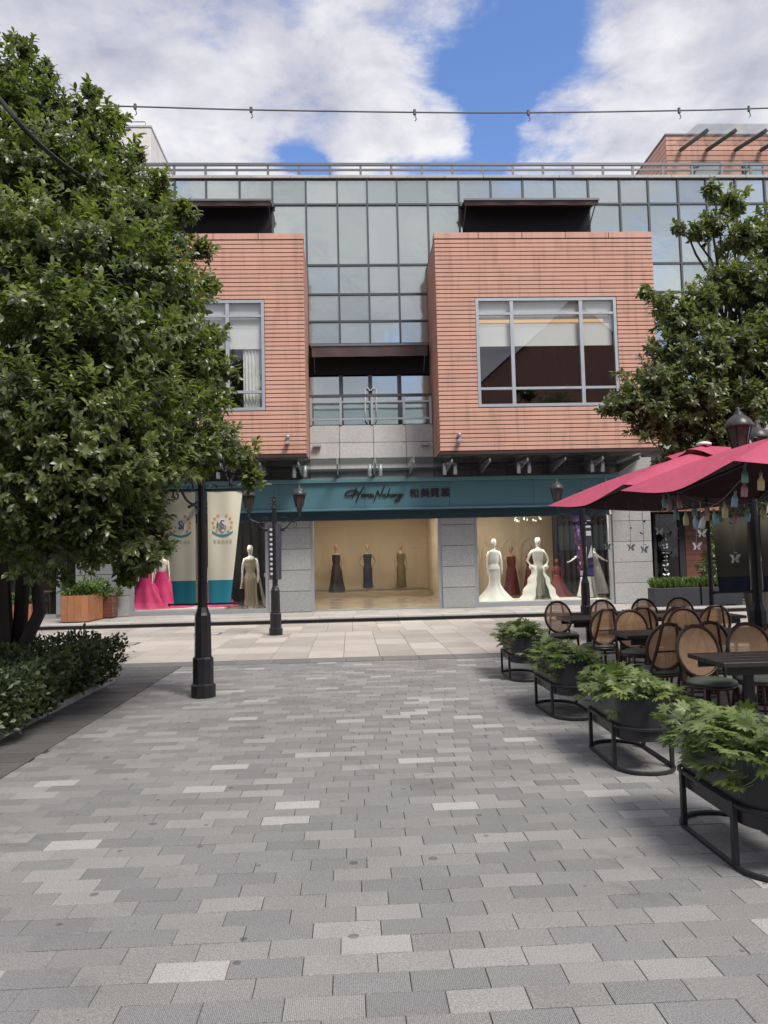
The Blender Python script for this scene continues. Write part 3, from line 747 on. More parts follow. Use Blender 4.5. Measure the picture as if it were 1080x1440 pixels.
# awnings -------------------------------------------------------------
def awning(x0, x1, ztop_, drop, proj, val, name='awning', y0=YW-.05, dark=True, zlow=None):
    a = empty(name, ((x0+x1)/2, y0, ztop_), parent=BLD)
    MB().add([(x0, y0, ztop_), (x1, y0, ztop_), (x1, y0-proj, ztop_-drop), (x0, y0-proj, ztop_-drop), (x0, y0, ztop_-.02), (x1, y0, ztop_-.02), (x1, y0-proj, ztop_-drop-.02), (x0, y0-proj, ztop_-drop-.02)],
             [(0, 1, 2, 3), (7, 6, 5, 4), (0, 3, 7, 4), (1, 5, 6, 2), (0, 4, 5, 1), (3, 2, 6, 7)]).build('canvas', 'awning', a)
    MB().grid(lambda u_, v_: (x0+(x1-x0)*u_, y0-proj-.012+.012*math.sin(u_*25)*v_+.05*v_, ztop_-drop-val*v_), 40, 3).build('valance', 'awning', a)
    bx('front_bar', x0-.03, x1+.03, y0-proj-.03, y0-proj+.02, ztop_-drop-.03, ztop_-drop+.03, 'rail', a)
    bx('wall_case', x0-.05, x1+.05, y0-.12, y0, ztop_-.02, ztop_+.10, 'mullion', a)
    for x in (x0+.06, x1-.06):
        MB().tube([(x, y0, ztop_-drop-val-.35), (x, y0-proj, ztop_-drop-.03)], .018, 6).build('arm', 'rail', a)
    if dark: bx('shade_panel', x0+.05, x1-.05, y0-.03, y0-.01, zlow, ztop_-.02, 'awning_dark', a)  # dark panel over the panes, stands for the dark void below the awning
    return a
zA = Z_(740, 292, YW)
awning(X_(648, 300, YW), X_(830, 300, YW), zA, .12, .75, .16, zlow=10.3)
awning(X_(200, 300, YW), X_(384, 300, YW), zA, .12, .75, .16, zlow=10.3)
zA2 = Z_(520, 489, YW)
awning(LBX1+.12, RBX0-.12, zA2, .10, .62, .34, dark=False)
bx('shade_strip', LBX1-.3, RBX0+.4, YW-.045, YW, Z_(520, 527, YW), zA2-.02, 'awning_dark', BLD)  # dark strip painted in as the darkness below the valance

# balcony between the boxes ---------------------------------------------
ZF = Z_(525, 597, YC)
bal = empty('balcony', (0.7, YC, ZF), parent=BLD)
xm = [X_(p, 560, YW) for p in (436, 480, 521, 562, 606)]; xm[0] = LBX1-.3; xm[-1] = RBX0+.4
ztopd = Z_(520, 528, YW)
for a, b in zip(xm[:-1], xm[1:]): pane(a, b, ZF, ztopd, bal)
for q in xm[1:-1]: bx('door_frame', q-.06, q+.06, YW-.06, YW+.03, ZF, ztopd, 'mullion', bal)
xc = xm[2]
for s in (-1, 1):
    MB().tube([(xc+s*.02, YW-.1, ZF+1.12), (xc+s*.08, YW-.12, ZF+1.2), (xc+s*.17, YW-.12, ZF+1.2), (xc+s*.17, YW-.12, ZF+.2), (xc+s*.08, YW-.1, ZF+.08)], .026, 6).build('door_handle', 'whitepaint', bal)
zr1, zr2, zr3 = Z_(525, 556, YC), Z_(525, 565, YC), Z_(525, 589, YC)
bx('handrail', LBX1+.02, RBX0-.02, YC-.04, YC+.05, zr1-.045, zr1+.035, 'mullion', bal)
bx('rail', LBX1+.02, RBX0-.02, YC-.02, YC+.03, zr2-.025, zr2+.025, 'steel', bal); bx('rail', LBX1+.02, RBX0-.02, YC-.02, YC+.03, zr3-.03, zr3+.03, 'steel', bal)
pp = [LBX1+.06]+[X_(p, 575, YC) for p in (479, 523, 568)]+[RBX0-.06]
for q in pp: bx('post', q-.035, q+.035, YC-.03, YC+.04, ZF, zr1-.045, 'steel', bal)
for a, b in zip(pp[:-1], pp[1:]): bx('glass_panel', a+.05, b-.05, YC, YC+.012, zr3+.04, zr2-.03, 'clearglass', bal)
bx('slab', LBX1+.01, RBX0-.01, YC+.03, YW, ZF-.2, ZF-.01, 'soffit', bal)
jx = [LBX1+.005]+[X_(p, 610, YC) for p in (477, 525, 571)]+[RBX0-.005]
zj = [ZF-.01, Z_(525, 622, YC), Z_(525, 645, YC), 4.02]
for a, b in zip(jx[:-1], jx[1:]):
    for z1, z0 in zip(zj[:-1], zj[1:]): cb('stone_panel', a+.006, b-.006, YC, YC+.05, z0+.006, z1-.006, 'paleStone', bal, .006)
bx('panel_backing', LBX1, RBX0, YC+.05, YC+.5, 3.9, ZF-.22, 'dark', BLD)
for x in (LBX1+.25, RBX0-.25):
    MB().box(x-.14, x+.1, YC-.16, YC-.02, zj[1]-.13, zj[1]-.05, .01).build('spot_lamp', 'alu', bal)
# stone under the boxes
for x0, x1 in ((-8.0, LBX1), (RBX0, 9.15)):
    n = max(1, round((x1-x0)/1.06)); d = (x1-x0)/n
    for k in range(n): cb('stone_panel', x0+k*d+.006, x0+(k+1)*d-.006, YC+.02, YC+.07, 4.0, BZ0-.06, 'stone', BLD, .006)
    bx('panel_backing', x0, x1, YC+.075, YC+.6, 3.9, BZ0-.05, 'dark', BLD)

# glass canopy -----------------------------------------------------------
CZ0 = 4.40
can = empty('glass_canopy', (0.7, YC, CZ0), parent=BLD)
bxp = [X_(p, 660, 22.0) for p in (475, 526, 573, 625, 670, 721, 774, 829, 880)]
d = (bxp[-1]-bxp[0])/(len(bxp)-1)
bxp = [bxp[0]+d*k for k in range(-6, 9)]
for k, x in enumerate(bxp):
    MB().add([(x-.02, YC, CZ0-.32), (x+.02, YC, CZ0-.32), (x+.02, YC, CZ0-.05), (x-.02, YC, CZ0-.05), (x-.02, 20.85, CZ0-.13), (x+.02, 20.85, CZ0-.13), (x+.02, 20.85, CZ0-.05), (x-.02, 20.85, CZ0-.05)],
             [(0, 1, 2, 3), (4, 7, 6, 5), (0, 4, 5, 1), (3, 2, 6, 7), (0, 3, 7, 4), (1, 5, 6, 2)]).build('bracket', 'steel', can)
    if k < len(bxp)-1: bx('glass_sheet', x+.01, bxp[k+1]-.01, 20.68, YC-.05, CZ0, CZ0+.016, 'canopyglass', can)
    if k % 2 == 1:
        for s in (-1, 1):
            MB().lathe([(.0, -.17), (.055, -.17), (.055, .15), (0, .15)], 10, (x+s*.15, 21.35, CZ0-.25), cap=False).build('spot_lamp', 'alu', can, True)
        bx('lamp_bar', x-.15, x+.15, 21.33, 21.37, CZ0-.13, CZ0-.10, 'steel', can)
bx('back_beam', bxp[0], bxp[-1], YC-.12, YC-.02, CZ0-.14, CZ0-.06, 'mullion', can)

# fascia and lettering ------------------------------------------------------
FY = 22.35; FX0, FX1 = -7.0, X_(867, 690, FY)
fz1, fz0 = Z_(540, 674, FY), Z_(540, 717, FY)
fas = empty('sign_fascia', (0.5, FY, fz0), parent=BLD)
n = 6
for k in range(n):
    a, b = FX0+(FX1-FX0)*k/n, FX0+(FX1-FX0)*(k+1)/n
    cb('fascia_panel', a+.003, b-.003, FY, FY+.05, fz0+.07, fz1-.09, 'teal', fas, .004)
bx('fascia_backing', FX0, FX1, FY+.055, YW-.17, fz0+.02, fz1-.01, 'teal_dark', fas)
cb('top_trim', FX0-.02, FX1+.06, FY-.10, FY+.055, fz1-.085, fz1+.03, 'teal_trim', fas, .012)
cb('bottom_trim', FX0-.02, FX1+.03, FY-.05, FY+.055, fz0, fz0+.065, 'teal_trim', fas, .012)
bx('header', FX0, FX1, YW-.165, YW+.02, fz0-.24, fz0+.25, 'teal_dark', fas)
O_ = at(470, 670, FY); k_ = FY/1080/6*1.0
def sp(pts): return [(O_.x+x*k_, FY-.035, O_.z-y*k_-x*k_*.018) for x, y in pts]
def smooth_path(pts, n=5):
    out = []
    P_ = [pts[0]]+pts+[pts[-1]]
    for i in range(1, len(P_)-2):
        p0, p1, p2, p3 = [np.array(P_[i+j]) for j in (-1, 0, 1, 2)]
        for q in range(n):
            t = q/n; out.append(tuple(.5*((2*p1)+(-p0+p2)*t+(2*p0-5*p1+4*p2-p3)*t*t+(-p0+3*p1-3*p2+p3)*t**3)))
    out.append(tuple(pts[-1])); return out
strokes = [[(187, 95), (165, 150), (146, 186)], [(203, 128), (150, 118), (105, 135), (90, 153), (112, 166), (160, 152), (218, 140)], [(246, 90), (216, 140), (196, 180), (180, 220)],
           [(240, 150), (228, 158), (230, 173), (243, 172), (246, 158), (240, 150), (256, 156)], [(258, 152), (256, 175), (259, 160), (268, 151), (273, 160), (272, 175), (276, 160), (287, 151), (292, 160), (292, 175)],
           [(299, 166), (315, 158), (308, 148), (299, 160), (304, 174), (321, 167)], [(328, 150), (324, 172), (334, 168)], [(366, 120), (350, 165), (332, 210)], [(366, 120), (375, 150), (388, 168), (405, 125), (425, 80)],
           [(410, 148), (406, 170), (418, 166)], [(438, 150), (426, 152), (420, 165), (430, 174), (442, 168)], [(470, 100), (455, 140), (446, 174), (455, 156), (466, 150), (467, 165), (475, 172)],
           [(496, 152), (482, 155), (480, 170), (492, 170), (498, 153), (499, 172), (505, 168)], [(508, 152), (506, 174), (512, 157), (524, 150), (528, 162), (528, 173)],
           [(560, 150), (543, 153), (542, 168), (556, 168), (566, 150), (560, 180), (540, 210), (515, 215), (510, 204), (540, 186), (585, 152)]]
ms = MB()
for i, s in enumerate(strokes): ms.tube(sp(smooth_path(s, 4)), .019 if i in (1, 2, 0, 7, 8) else .016, 6)
ms.build('script_lettering', 'sign_brown', fas)
for ch, cx_, cy_ in zip('和美霓裳', (677, 767, 850, 940), (150, 148, 146, 144)):
    q = sp([(cx_, cy_)])[0]
    text_obj(ch, .285, 'sign_brown', fas, (q[0], FY-.02, q[2]), 'lettering', .015, .0025)

# ground-floor pillars and shop windows ----------------------------------------
PX = lambda p: X_(p, 790, YW)
pil = [(-8.1, PX(183)), (PX(378), PX(437)), (PX(621), PX(667)), (PX(862), PX(916))]
zj = [Z_(650, y_, YW-.1) for y_ in (857, 828, 799, 770, 739)]
for a, b in pil:
    pr = empty('pillar', ((a+b)/2, YW, .14), parent=BLD)
    bx('core', a+.01, b-.01, YW-.04, YW+.5, .14, fz0+.2, 'dark', pr)
    zs = [.142]+[zj[0]+.63*k for k in range(1, 4)]+[fz0-.245]
    zs = [.142, .76, 1.39, 2.02, 2.65, 3.0] if b < PX(700) else [.142, .76, 1.39, 2.02, 2.65, 3.28, 3.9]
    for z0, z1 in zip(zs[:-1], zs[1:]): cb('stone_block', a, b, YW-.10, YW-.045, z0+.006, z1-.006, 'stone', pr, .008)
    for s, xx in ((-1, a), (1, b)):
        for z0, z1 in zip(zs[:-1], zs[1:]): cb('stone_block', xx-.02 if s > 0 else xx-.005, xx+.005 if s > 0 else xx+.02, YW-.043, YW+.3, z0+.006, z1-.006, 'stone', pr, .004)
def shopwin(a, b, panes_, z0, plinth=True):
    r = empty('shop_window', ((a+b)/2, YW, z0), parent=BLD)
    ztop_ = fz0-.22
    bx('jamb', a, a+.10, YW-.05, YW+.09, .142, ztop_, 'alu', r); bx('jamb', b-.10, b, YW-.05, YW+.09, .142, ztop_, 'alu', r)
    bx('sill', a+.1, b-.1, YW-.05, YW+.09, .142, z0, 'alu', r)
    for k in range(panes_):
        xa, xb = a+.1+(b-a-.2)*k/panes_, a+.1+(b-a-.2)*(k+1)/panes_
        bx('pane', xa+.003, xb-.003, YW+.02, YW+.032, z0, ztop_, 'shopglass', r)
    return r
w1 = (pil[0][1], pil[1][0]); w2 = (pil[1][1], pil[2][0]); w3 = (pil[2][1], pil[3][0])
shopwin(*w1, 2, .27); shopwin(*w2, 4, .18); shopwin(*w3, 2, .27)
# interiors
inn = empty('shop_interior', (0.7, 25, .14), parent=BLD)
bx('floor', -8.0, 9.0, YW+.1, 33.6, .144, .175, 'floor_in', inn)
bx('ceiling', -8.0, 9.0, YW+.1, 33.6, 3.45, 3.5, 'beige', inn)
bx('back_wall', w2[0]-1.2, w2[1]+.6, 33.5, 33.6, .17, 3.45, 'beige', inn)
bx('back_wall', -8.0, w2[0]-1.2, 28.2, 28.3, .17, 3.45, 'beige', inn); bx('back_wall', w2[1]+.6, 9.0, 29.4, 29.5, .17, 3.45, 'beige', inn)
bx('partition', w2[0]-1.3, w2[0]-1.2, 25.5, 33.5, .17, 3.45, 'beige', inn); bx('partition', w2[1]+.6, w2[1]+.7, 25.5, 33.5, .17, 3.45, 'beige', inn)
bx('side_wall', -8.05, -8.0, YW+.5, 28.3, .17, 3.45, 'beige', inn); bx('side_wall', 9.0, 9.05, YW+.5, 33.5, .17, 3.45, 'navydark', inn)
cxn = X_(778, 790, 26.5)
m = MB(); m.grid(lambda a, b: (cxn+(9.0-cxn)*a, 26.5+.05*math.sin(a*60), .18+3.25*b), 90, 1); m.build('drape', 'navydark', inn)
m = MB(); m.grid(lambda a, b: (w1[0]+1.6+2.9*a, 26.8+.04*math.sin(a*60), .18+3.25*b), 90, 1); m.build('drape', 'navydark', inn)
bx('stage', w2[0]-1.1, w2[1]+.5, 31.0, 33.4, .176, .36, 'floor_in', inn)
bx('stage', w3[0]+.12, w3[1]-.12, YW+.15, 25.0, .176, .285, 'plinth', inn)
bx('stage', w1[0]+.1, X_(312, 850, YW), YW+.15, 25.2, .176, .30, 'plinth', inn)
for k in range(6):     # wall panels and arches at the back
    xa = w2[1]+.8+k*.75
    if xa < cxn-.2: MB().tube([(xa, 29.38, .2), (xa, 29.38, 1.9), (xa+.1, 29.38, 2.2), (xa+.33, 29.38, 2.36), (xa+.56, 29.38, 2.2), (xa+.66, 29.38, 1.9), (xa+.66, 29.38, .2)], .02, 6).build('arch_moulding', 'beige', inn)
for k in range(7):
    xa = w2[0]-.7+k*.8; bx('wall_panel', xa, xa+.72, 33.46, 33.5, .4, 2.7+.15*(k % 2), 'beige', inn)
for xa, ya in ((w2[0]+.9, 27.0), (w2[1]-.9, 27.0), (w2[0]+.9, 24.6), (w2[1]-.9, 24.6), (w2[0]+.9, 29.0), (w2[1]-.9, 29.0), (w2[0]+.9, 30.6), (w2[1]-.9, 30.6), (w3[0]+1.2, 23.9), (w3[1]-1.2, 23.9), (w1[1]-1.2, 23.9), (w3[0]+1.2, 25.2), (w3[1]-1.2, 25.2), (w3[0]+1.2, 27.8), (w1[1]-1.2, 25.2), (w1[0]+1.2, 25.2)):
    bx('ceiling_lamp', xa-.35, xa+.35, ya-.12, ya+.12, 3.42, 3.445, 'ceil_lamp', inn)
for xa, ya in ((w3[0]+.7, 23.62), (w3[0]+2.0, 23.62), (w3[1]-.8, 23.62), (w1[1]-1.0, 23.62), (w1[0]+1.2, 23.62), (w2[0]+1.3, 23.62), (w2[1]-1.3, 23.62)):
    bx('gown_fill_light', xa-.25, xa+.25, ya-.05, ya+.05, 2.95, 2.97, 'gown_fill_light', inn)  # unseen emitters added behind the header to brighten the gowns
# chandelier in the right window
cxx = X_(742, 725, 25.0)
ch = empty('chandelier', (cxx, 25, 3.2), parent=inn)
for k in range(9):
    q = (cxx+.42*math.cos(k*.7), 25+.42*math.sin(k*.7)); MB().lathe([(0, -.05), (.035, -.03), (.035, .03), (0, .05)], 6, (*q, 2.86-.05*(k % 2)), cap=False).tube([(*q, 2.9), (cxx, 25, 3.22)], .006, 4).build('bulb', 'silver', ch)

# café bay right of the shop -----------------------------------------------------
cf = empty('cafe_front', (11.5, 24.2, .14), parent=BLD)
cx0 = pil[3][1]
bx('floor', cx0, 16, YW, 27, .144, .16, 'floor_in', cf)
cb('lintel', cx0+.01, 15.9, 23.4, 23.7, Z_(960, 719, 23.4), Z_(960, 693, 23.4), 'lintelwood', cf, .01)
bx('upper_wall', cx0, 16, 23.45, 24.6, Z_(960, 693, 23.4), 5.0, 'stone', cf)
bx('back_wall', cx0, 16, 26.4, 26.5, .16, 4.2, 'dark', cf); bx('ceiling', cx0, 16, 23.7, 26.5, 3.3, 3.4, 'dark', cf)
bx('door_pane', X_(922, 780, 24.2), X_(955, 780, 24.2), 24.2, 24.22, .2, 3.2, 'clearglass', cf)
bx('door_frame', X_(955, 780, 24.2), X_(963, 780, 24.2), 24.15, 24.3, .16, 3.3, 'dark', cf); bx('door_frame', X_(919, 780, 24.2), X_(923, 780, 24.2), 24.15, 24.3, .16, 3.3, 'dark', cf)
za = .2
while za < 3.2:
    cb('board', X_(964, 780, 24.2), X_(1015, 780, 24.2), 24.18, 24.24, za, za+.188, 'darkwood', cf, .006); za += .195
bx('dark_pane', X_(1015, 780, 24.2), 16, 24.2, 24.22, .2, 3.3, 'clearglass', cf)
pr = empty('pillar', (12.6, 23.5, .14), parent=BLD)
for k in range(5): cb('stone_block', X_(1050, 800, 23.3), X_(1082, 800, 23.3), 23.2, 23.7, .142+.63*k+.006, .142+.63*(k+1)-.006, 'stone', pr, .008)

# left bay beyond the first pillar
lf = empty('left_cafe_front', (-10, 24, .14), parent=BLD)
bx('back_wall', -14, -8.1, 27.0, 27.1, .14, 3.4, 'beige', lf); bx('floor', -14, -8.1, 23.2, 27.0, .144, .16, 'floor_in', lf)
bx('post', X_(80, 820, 23.4), X_(86, 820, 23.4), 23.35, 23.47, .16, 3.3, 'alu', lf)
bx('pane', -13.9, X_(80, 820, 23.4), 23.4, 23.412, .2, 3.2, 'shopglass', lf); bx('sill', -13.9, -8.1, 23.35, 23.45, .16, .25, 'alu', lf)
bx('ceiling', -14, -8.1, 23.2, 27.0, 3.3, 3.4, 'beige', lf); bx('upper_wall', -14, -8.1, 23.2, 24.6, 3.4, 5.0, 'stone', lf)
bx('upper_wall', -14, LBX0-.02, 23.3, 24.6, 5.0, CZ[2], 'stone', lf)

# ================================================================== ROOFTOP VOLUMES AND THE HOUSE OPPOSITE
pc = at(936, 191, 27.0)
pv = empty('rooftop_pavilion', (pc.x+3, 29, 13.0), 'terracotta-slatted rooftop pavilion with sloping glass canopy', 'pavilion')
ztp = pc.z
MB().box(pc.x+.05, pc.x+9, 27.05, 33, 13.0, ztp-.02).build('wall', 'terra_dark', pv)
z = 13.0
while z < ztp-.05:
    zb = min(z+.175, ztp)
    cb('slat', pc.x, pc.x+9, 27.0, 27.045, z+.004, zb, 'terra', pv, .006); cb('slat', pc.x, pc.x+.045, 27.05, 33, z+.004, zb, 'terra', pv, .006); z += .195
bx('roof', pc.x-.03, pc.x+9, 26.97, 33, ztp, ztp+.07, 'mullion', pv)
for a, b in ((972, 1013), (1044, 1072)):
    wo_ = bx('window', X_(a, 240, 27), X_(b, 240, 27), 26.93, 26.99, 13.0, Z_(1000, 229, 27), 'mullion', pv)
    bx('pane', X_(a, 240, 27)+.08, X_(b, 240, 27)-.08, 26.91, 26.925, 13.05, Z_(1000, 229, 27)-.08, 'curtain', wo_)
for p in (957, 994, 1034, 1070, 1110):
    q = at(p, 211, 26.95); e = (q.x+.02, 24.9, q.z+1.0-(.05))
    q2 = at(p+23, 184, 24.9)
    MB().tube([q, (q.x, 24.9, q2.z)], .09, 4).build('canopy_beam', 'mullion', pv)
qa = at(957, 211, 26.95); qz2 = at(980, 181, 24.8).z
MB().add([(qa.x-.4, 26.9, qa.z+.1), (qa.x+5, 26.9, qa.z+.1), (qa.x+5, 24.7, qz2+.12), (qa.x-.4, 24.7, qz2+.12)], [(0, 1, 2, 3)]).build('canopy_glass', 'canopyglass', pv)

sc_ = at(212, 179, 27.0)
st = empty('stair_tower', (sc_.x-2, 28, 13.0), 'plain white concrete stair tower standing on the roof', 'tower')
MB().box(sc_.x-3.2, sc_.x, 27.0, 31.5, 13.0, sc_.z, .02).build('wall', 'concrete', st)
bx('coping', sc_.x-3.23, sc_.x+.03, 26.97, 31.53, sc_.z+.001, sc_.z+.06, 'coping', st)
m = MB().tube([(sc_.x-3, 27.2, sc_.z+.32), (sc_.x-.25, 27.2, sc_.z+.32), (sc_.x-.2, 27.2, sc_.z+.02)], .02, 6).tube([(sc_.x-1.6, 27.2, sc_.z+.02), (sc_.x-1.6, 27.2, sc_.z+.32)], .02, 6); m.build('guard_rail', 'rail', st)

# brick house across the square, seen mirrored in the upper windows
hb = empty('brick_house', (17, -18, 0), 'tall gabled brick house across the square, mirrored in the upper window', 'house')
hx0, hx1, he, hr = 9.8, 25.0, 14.3, 21.0
MB().box(hx0, hx1, -26, -14.5, 0, he).build('wall', 'terra', hb)
hm = (hx0+hx1)/2
MB().add([(hx0, -14.5, he), (hx1, -14.5, he), (hm, -14.5, hr), (hx0, -26, he), (hx1, -26, he), (hm, -26, hr)], [(0, 1, 2), (3, 5, 4), (0, 3, 4, 1)]).build('gable', 'terra', hb)
MB().add([(hx0-.4, -14.2, he-.25), (hm, -14.2, hr+.12), (hm, -26.3, hr+.12), (hx0-.4, -26.3, he-.25), (hx1+.4, -14.2, he-.25), (hx1+.4, -26.3, he-.25)], [(0, 1, 2, 3), (1, 4, 5, 2)]).build('roof', 'terra_dark', hb)
for k in range(5):
    for z in (2.0, 6.0, 10.0):
        a = hx0+1.2+k*2.8; wo_ = bx('window', a, a+1.6, -14.55, -14.44, z, z+2.2, 'mullion', hb); bx('pane', a+.1, a+1.5, -14.44, -14.42, z+.1, z+2.1, 'curtain', wo_)

# low brick terrace closing the other side of the square, mirrored in the shop glass
tb = empty('brick_terrace', (-6, -20, 0), 'long low brick terrace across the square, mirrored in the shop glass', 'building')
MB().box(-30, 9.4, -26, -16.0, 0, 8.2).build('wall', 'darkwood', tb)
MB().box(-30.4, 9.45, -26.4, -15.6, 8.2, 8.5).build('roof', 'terra_dark', tb)
for k in range(12):
    for z in (1.0, 4.8):
        a = -29+k*3.1; wo_ = bx('window', a, a+1.7, -16.05, -15.94, z, z+2.2, 'mullion', tb); bx('pane', a+.1, a+1.6, -15.94, -15.92, z+.1, z+2.1, 'winglass', wo_)

# ================================================================== TREES AND HEDGE
def branchy(m, a, b, r0, r1, wob=.12, n=6):
    a, b = Vector(a), Vector(b); L = (b-a).length
    pts = [a.lerp(b, i/n)+Vector((random.gauss(0, wob), random.gauss(0, wob), 0))*L*.18*math.sin(PI*i/n)+Vector((0, 0, 1))*L*.10*math.sin(PI*i/n) for i in range(n+1)]
    m.tube(pts, [r0+(r1-r0)*i/n for i in range(n+1)], 7); return pts
def tree(name, base, stems, blobs, leaf, mat, label, dens, nper=11, fork=None):
    t = empty(name, base, label, 'tree')
    m = MB(); base = Vector(base); ends = []
    for sx, sy, sz, r in stems:
        e = base+Vector((sx, sy, sz)); branchy(m, base+Vector((sx*.08, sy*.08, -.1)), e, r, r*.6, .1); ends.append((e, r*.6))
    for c, r in blobs:
        c = Vector(c); e, er = min(ends, key=lambda q: (q[0]-c).length)
        s = base.lerp(e, random.uniform(.75, 1.0)) if c.z < e.z+.6 else e
        branchy(m, s if c.z >= e.z-.4 else base.lerp(e, .8), c, er*.55, .012, .3)
        for q in range(4):
            d = Vector(unit_rand(1)[0]); branchy(m, c, c+d*r*.85, .011, .004, .3, 3)
    m.build('trunk', 'bark', t, True)
    P, A, N, L = crown([(tuple(c), r) for c, r in blobs], dens, leaf, nper)
    leaves_obj('crown', P, A, N, L, T_broad(), mat, t)
    return t
LB = [(12, 110, 9.0, .44), (48, 152, 8.8, .44), (125, 163, 9.3, .27), (140, 208, 9.3, .38), (183, 255, 9.3, .32), (40, 230, 8.3, .66), (105, 265, 8.5, .58), (195, 305, 8.9, .42), (226, 350, 8.9, .42), (215, 275, 9.6, .30),
      (30, 345, 7.6, .68), (125, 355, 7.7, .62), (195, 385, 8.1, .52), (248, 412, 8.7, .40), (60, 450, 7.2, .58), (150, 465, 7.2, .58), (228, 480, 8.2, .46), (275, 500, 8.6, .36), (30, 560, 7.0, .58), (110, 580, 6.9, .58),
      (185, 570, 7.4, .52), (250, 565, 8.2, .42), (60, 665, 7.0, .50), (140, 668, 7.1, .48), (200, 650, 7.6, .44), (262, 632, 8.2, .38), (305, 612, 8.5, .28), (338, 640, 8.6, .20), (352, 672, 8.6, .15), (40, 745, 7.4, .42), (110, 735, 7.3, .42),
      (165, 745, 7.5, .36), (190, 772, 7.8, .28), (196, 715, 7.8, .32), (80, 760, 8.4, .5), (150, 690, 8.8, .6), (200, 600, 9.4, .7), (120, 500, 9.6, .9), (180, 420, 9.8, .7), (80, 330, 9.8, .9), (30, 650, 9.4, .8), (222, 742, 8.0, .12), (236, 766, 8.0, .09), (185, 800, 8.0, .2),
      (34, 62, 9.0, .16), (68, 100, 9.0, .14), (128, 130, 9.3, .16), (166, 168, 9.4, .15), (192, 218, 9.4, .16), (225, 250, 9.4, .15), (262, 300, 9.1, .18), (285, 350, 9.0, .16), (292, 400, 9.0, .16), (302, 470, 8.9, .16), (312, 520, 8.8, .16), (300, 565, 8.7, .2), (-70, 180, 8.8, .8), (-90, 330, 8.2, .9), (-110, 480, 8.0, .9), (-110, 620, 8.0, .8), (-150, 250, 10.0, 1.0), (-160, 450, 10.0, 1.0), (-170, 620, 9.6, .9)]
blobsL = [(at(a, b, Y_), r) for a, b, Y_, r in LB]
tree('broadleaf_tree', (-4.05, 9.3, 0.05), [(-.6, -.3, 2.9, .11), (.1, -.5, 2.6, .10), (.75, -.2, 2.6, .085), (-.2, .6, 3.2, .10), (.35, .4, 4.4, .09), (-.4, .1, 5.2, .10)], blobsL, .082, 'leafL',
     'dense multi-stemmed broadleaf tree rising out of the clipped hedge', 60, 13)
RB = [(1000, 268, 13.2, .17), (1030, 285, 13.2, .28), (1000, 315, 13.0, .25), (1045, 335, 13.1, .38), (955, 320, 12.9, .11), (985, 322, 12.9, .18), (1060, 400, 13.0, .48), (1020, 395, 12.8, .36), (985, 425, 12.7, .34), (930, 425, 12.6, .20), (908, 412, 12.6, .14),
      (955, 452, 12.6, .34), (945, 500, 12.5, .40), (1010, 490, 12.5, .54), (1070, 480, 12.5, .56), (920, 540, 12.4, .40), (890, 565, 12.4, .32), (865, 572, 12.4, .19), (975, 560, 12.4, .50), (1045, 570, 12.4, .56), (945, 600, 12.5, .30), (975, 640, 12.5, .36), (1010, 625, 12.5, .46), (960, 668, 12.6, .28), (1000, 670, 12.7, .36), (935, 650, 12.6, .14), (905, 600, 12.5, .2), (925, 575, 12.3, .36), (1040, 690, 12.8, .4), (1060, 640, 12.5, .45),
      (1110, 330, 13.2, .6), (1130, 450, 12.8, .8), (1140, 570, 12.8, .8), (1180, 400, 13.2, .9), (1190, 530, 13.2, .9), (1090, 500, 13.8, .9), (1020, 560, 13.6, .7)]
blobsR = [(at(a, b, Y_), r*1.12) for a, b, Y_, r in RB]
tree('broadleaf_tree', (7.15, 13.25, 0.0), [(-.5, -.1, 3.4, .12), (.4, .1, 3.6, .12), (-.1, .2, 5.4, .11)], blobsR, .112, 'leafR',
     'broadleaf tree growing behind the red café umbrellas, overlapping the terracotta wall', 40, 12)

hd = empty('clipped_hedge', (-4.6, 8.2, 0), 'low clipped dark green hedge around the foot of the tree', 'hedge')
n = 26000
Hx0, Hx1, Hy0, Hy1, Hz = -8.0, -3.22, 4.8, 10.55, .70
p = RNG.random((n, 3)); face = RNG.random(n)
hx = Hx0+(Hx1-Hx0)*(p[:, 0]**.6); hy = Hy0+(Hy1-Hy0)*p[:, 1]; hz = .10+(Hz-.10)*p[:, 2]
side = face < .42; end = (face >= .42) & (face < .56); top = face >= .56
hx = np.where(side, Hx1-.30*RNG.random(n)**2, hx); hy = np.where(end, Hy1-.3*RNG.random(n)**2, hy); hz = np.where(top, Hz-.22*RNG.random(n)**2, hz)
cr = np.sqrt(np.clip(hx-(Hx1-.5), 0, 9)**2+np.clip(hy-(Hy1-.5), 0, 9)**2)
keep = (cr < .56)
bul = .10*np.sin(hx*3.1+hy*2.3)+.07*np.sin(hy*6.1+1)+.05*RNG.normal(size=n)
prof = np.sin(np.clip((hz-.02)/Hz, 0, 1)*PI*.62)
HP = np.stack([hx+np.where(side, bul*.8+.22*prof-.1, 0), hy+np.where(end, bul, 0), hz+np.where(top, bul*.55-.22*np.clip((hx-(Hx1-.45))/.45, 0, 1)**2, 0)], 1)[keep]
HN = np.stack([np.where(side, 1., 0), np.where(end, 1., 0), np.where(top, 1., .25)], 1)[keep]
m_ = len(HP); HA = HN*.7+.75*RNG.normal(size=(m_, 3))+np.array((0, 0, .35))
leaves_obj('foliage', HP, HA, HN+.4*RNG.normal(size=(m_, 3)), .05+.035*RNG.random(m_), T_small(), 'leafH', hd, 1.15)
MB().box(Hx0, Hx1-.28, Hy0, Hy1-.28, .02, Hz-.2, .1).build('inner_growth', 'soil', hd)
bk = structure(MB().box(-14, -3.47, 3.0, 11.0, -.02, .05).build('planting_bed', 'soil'))
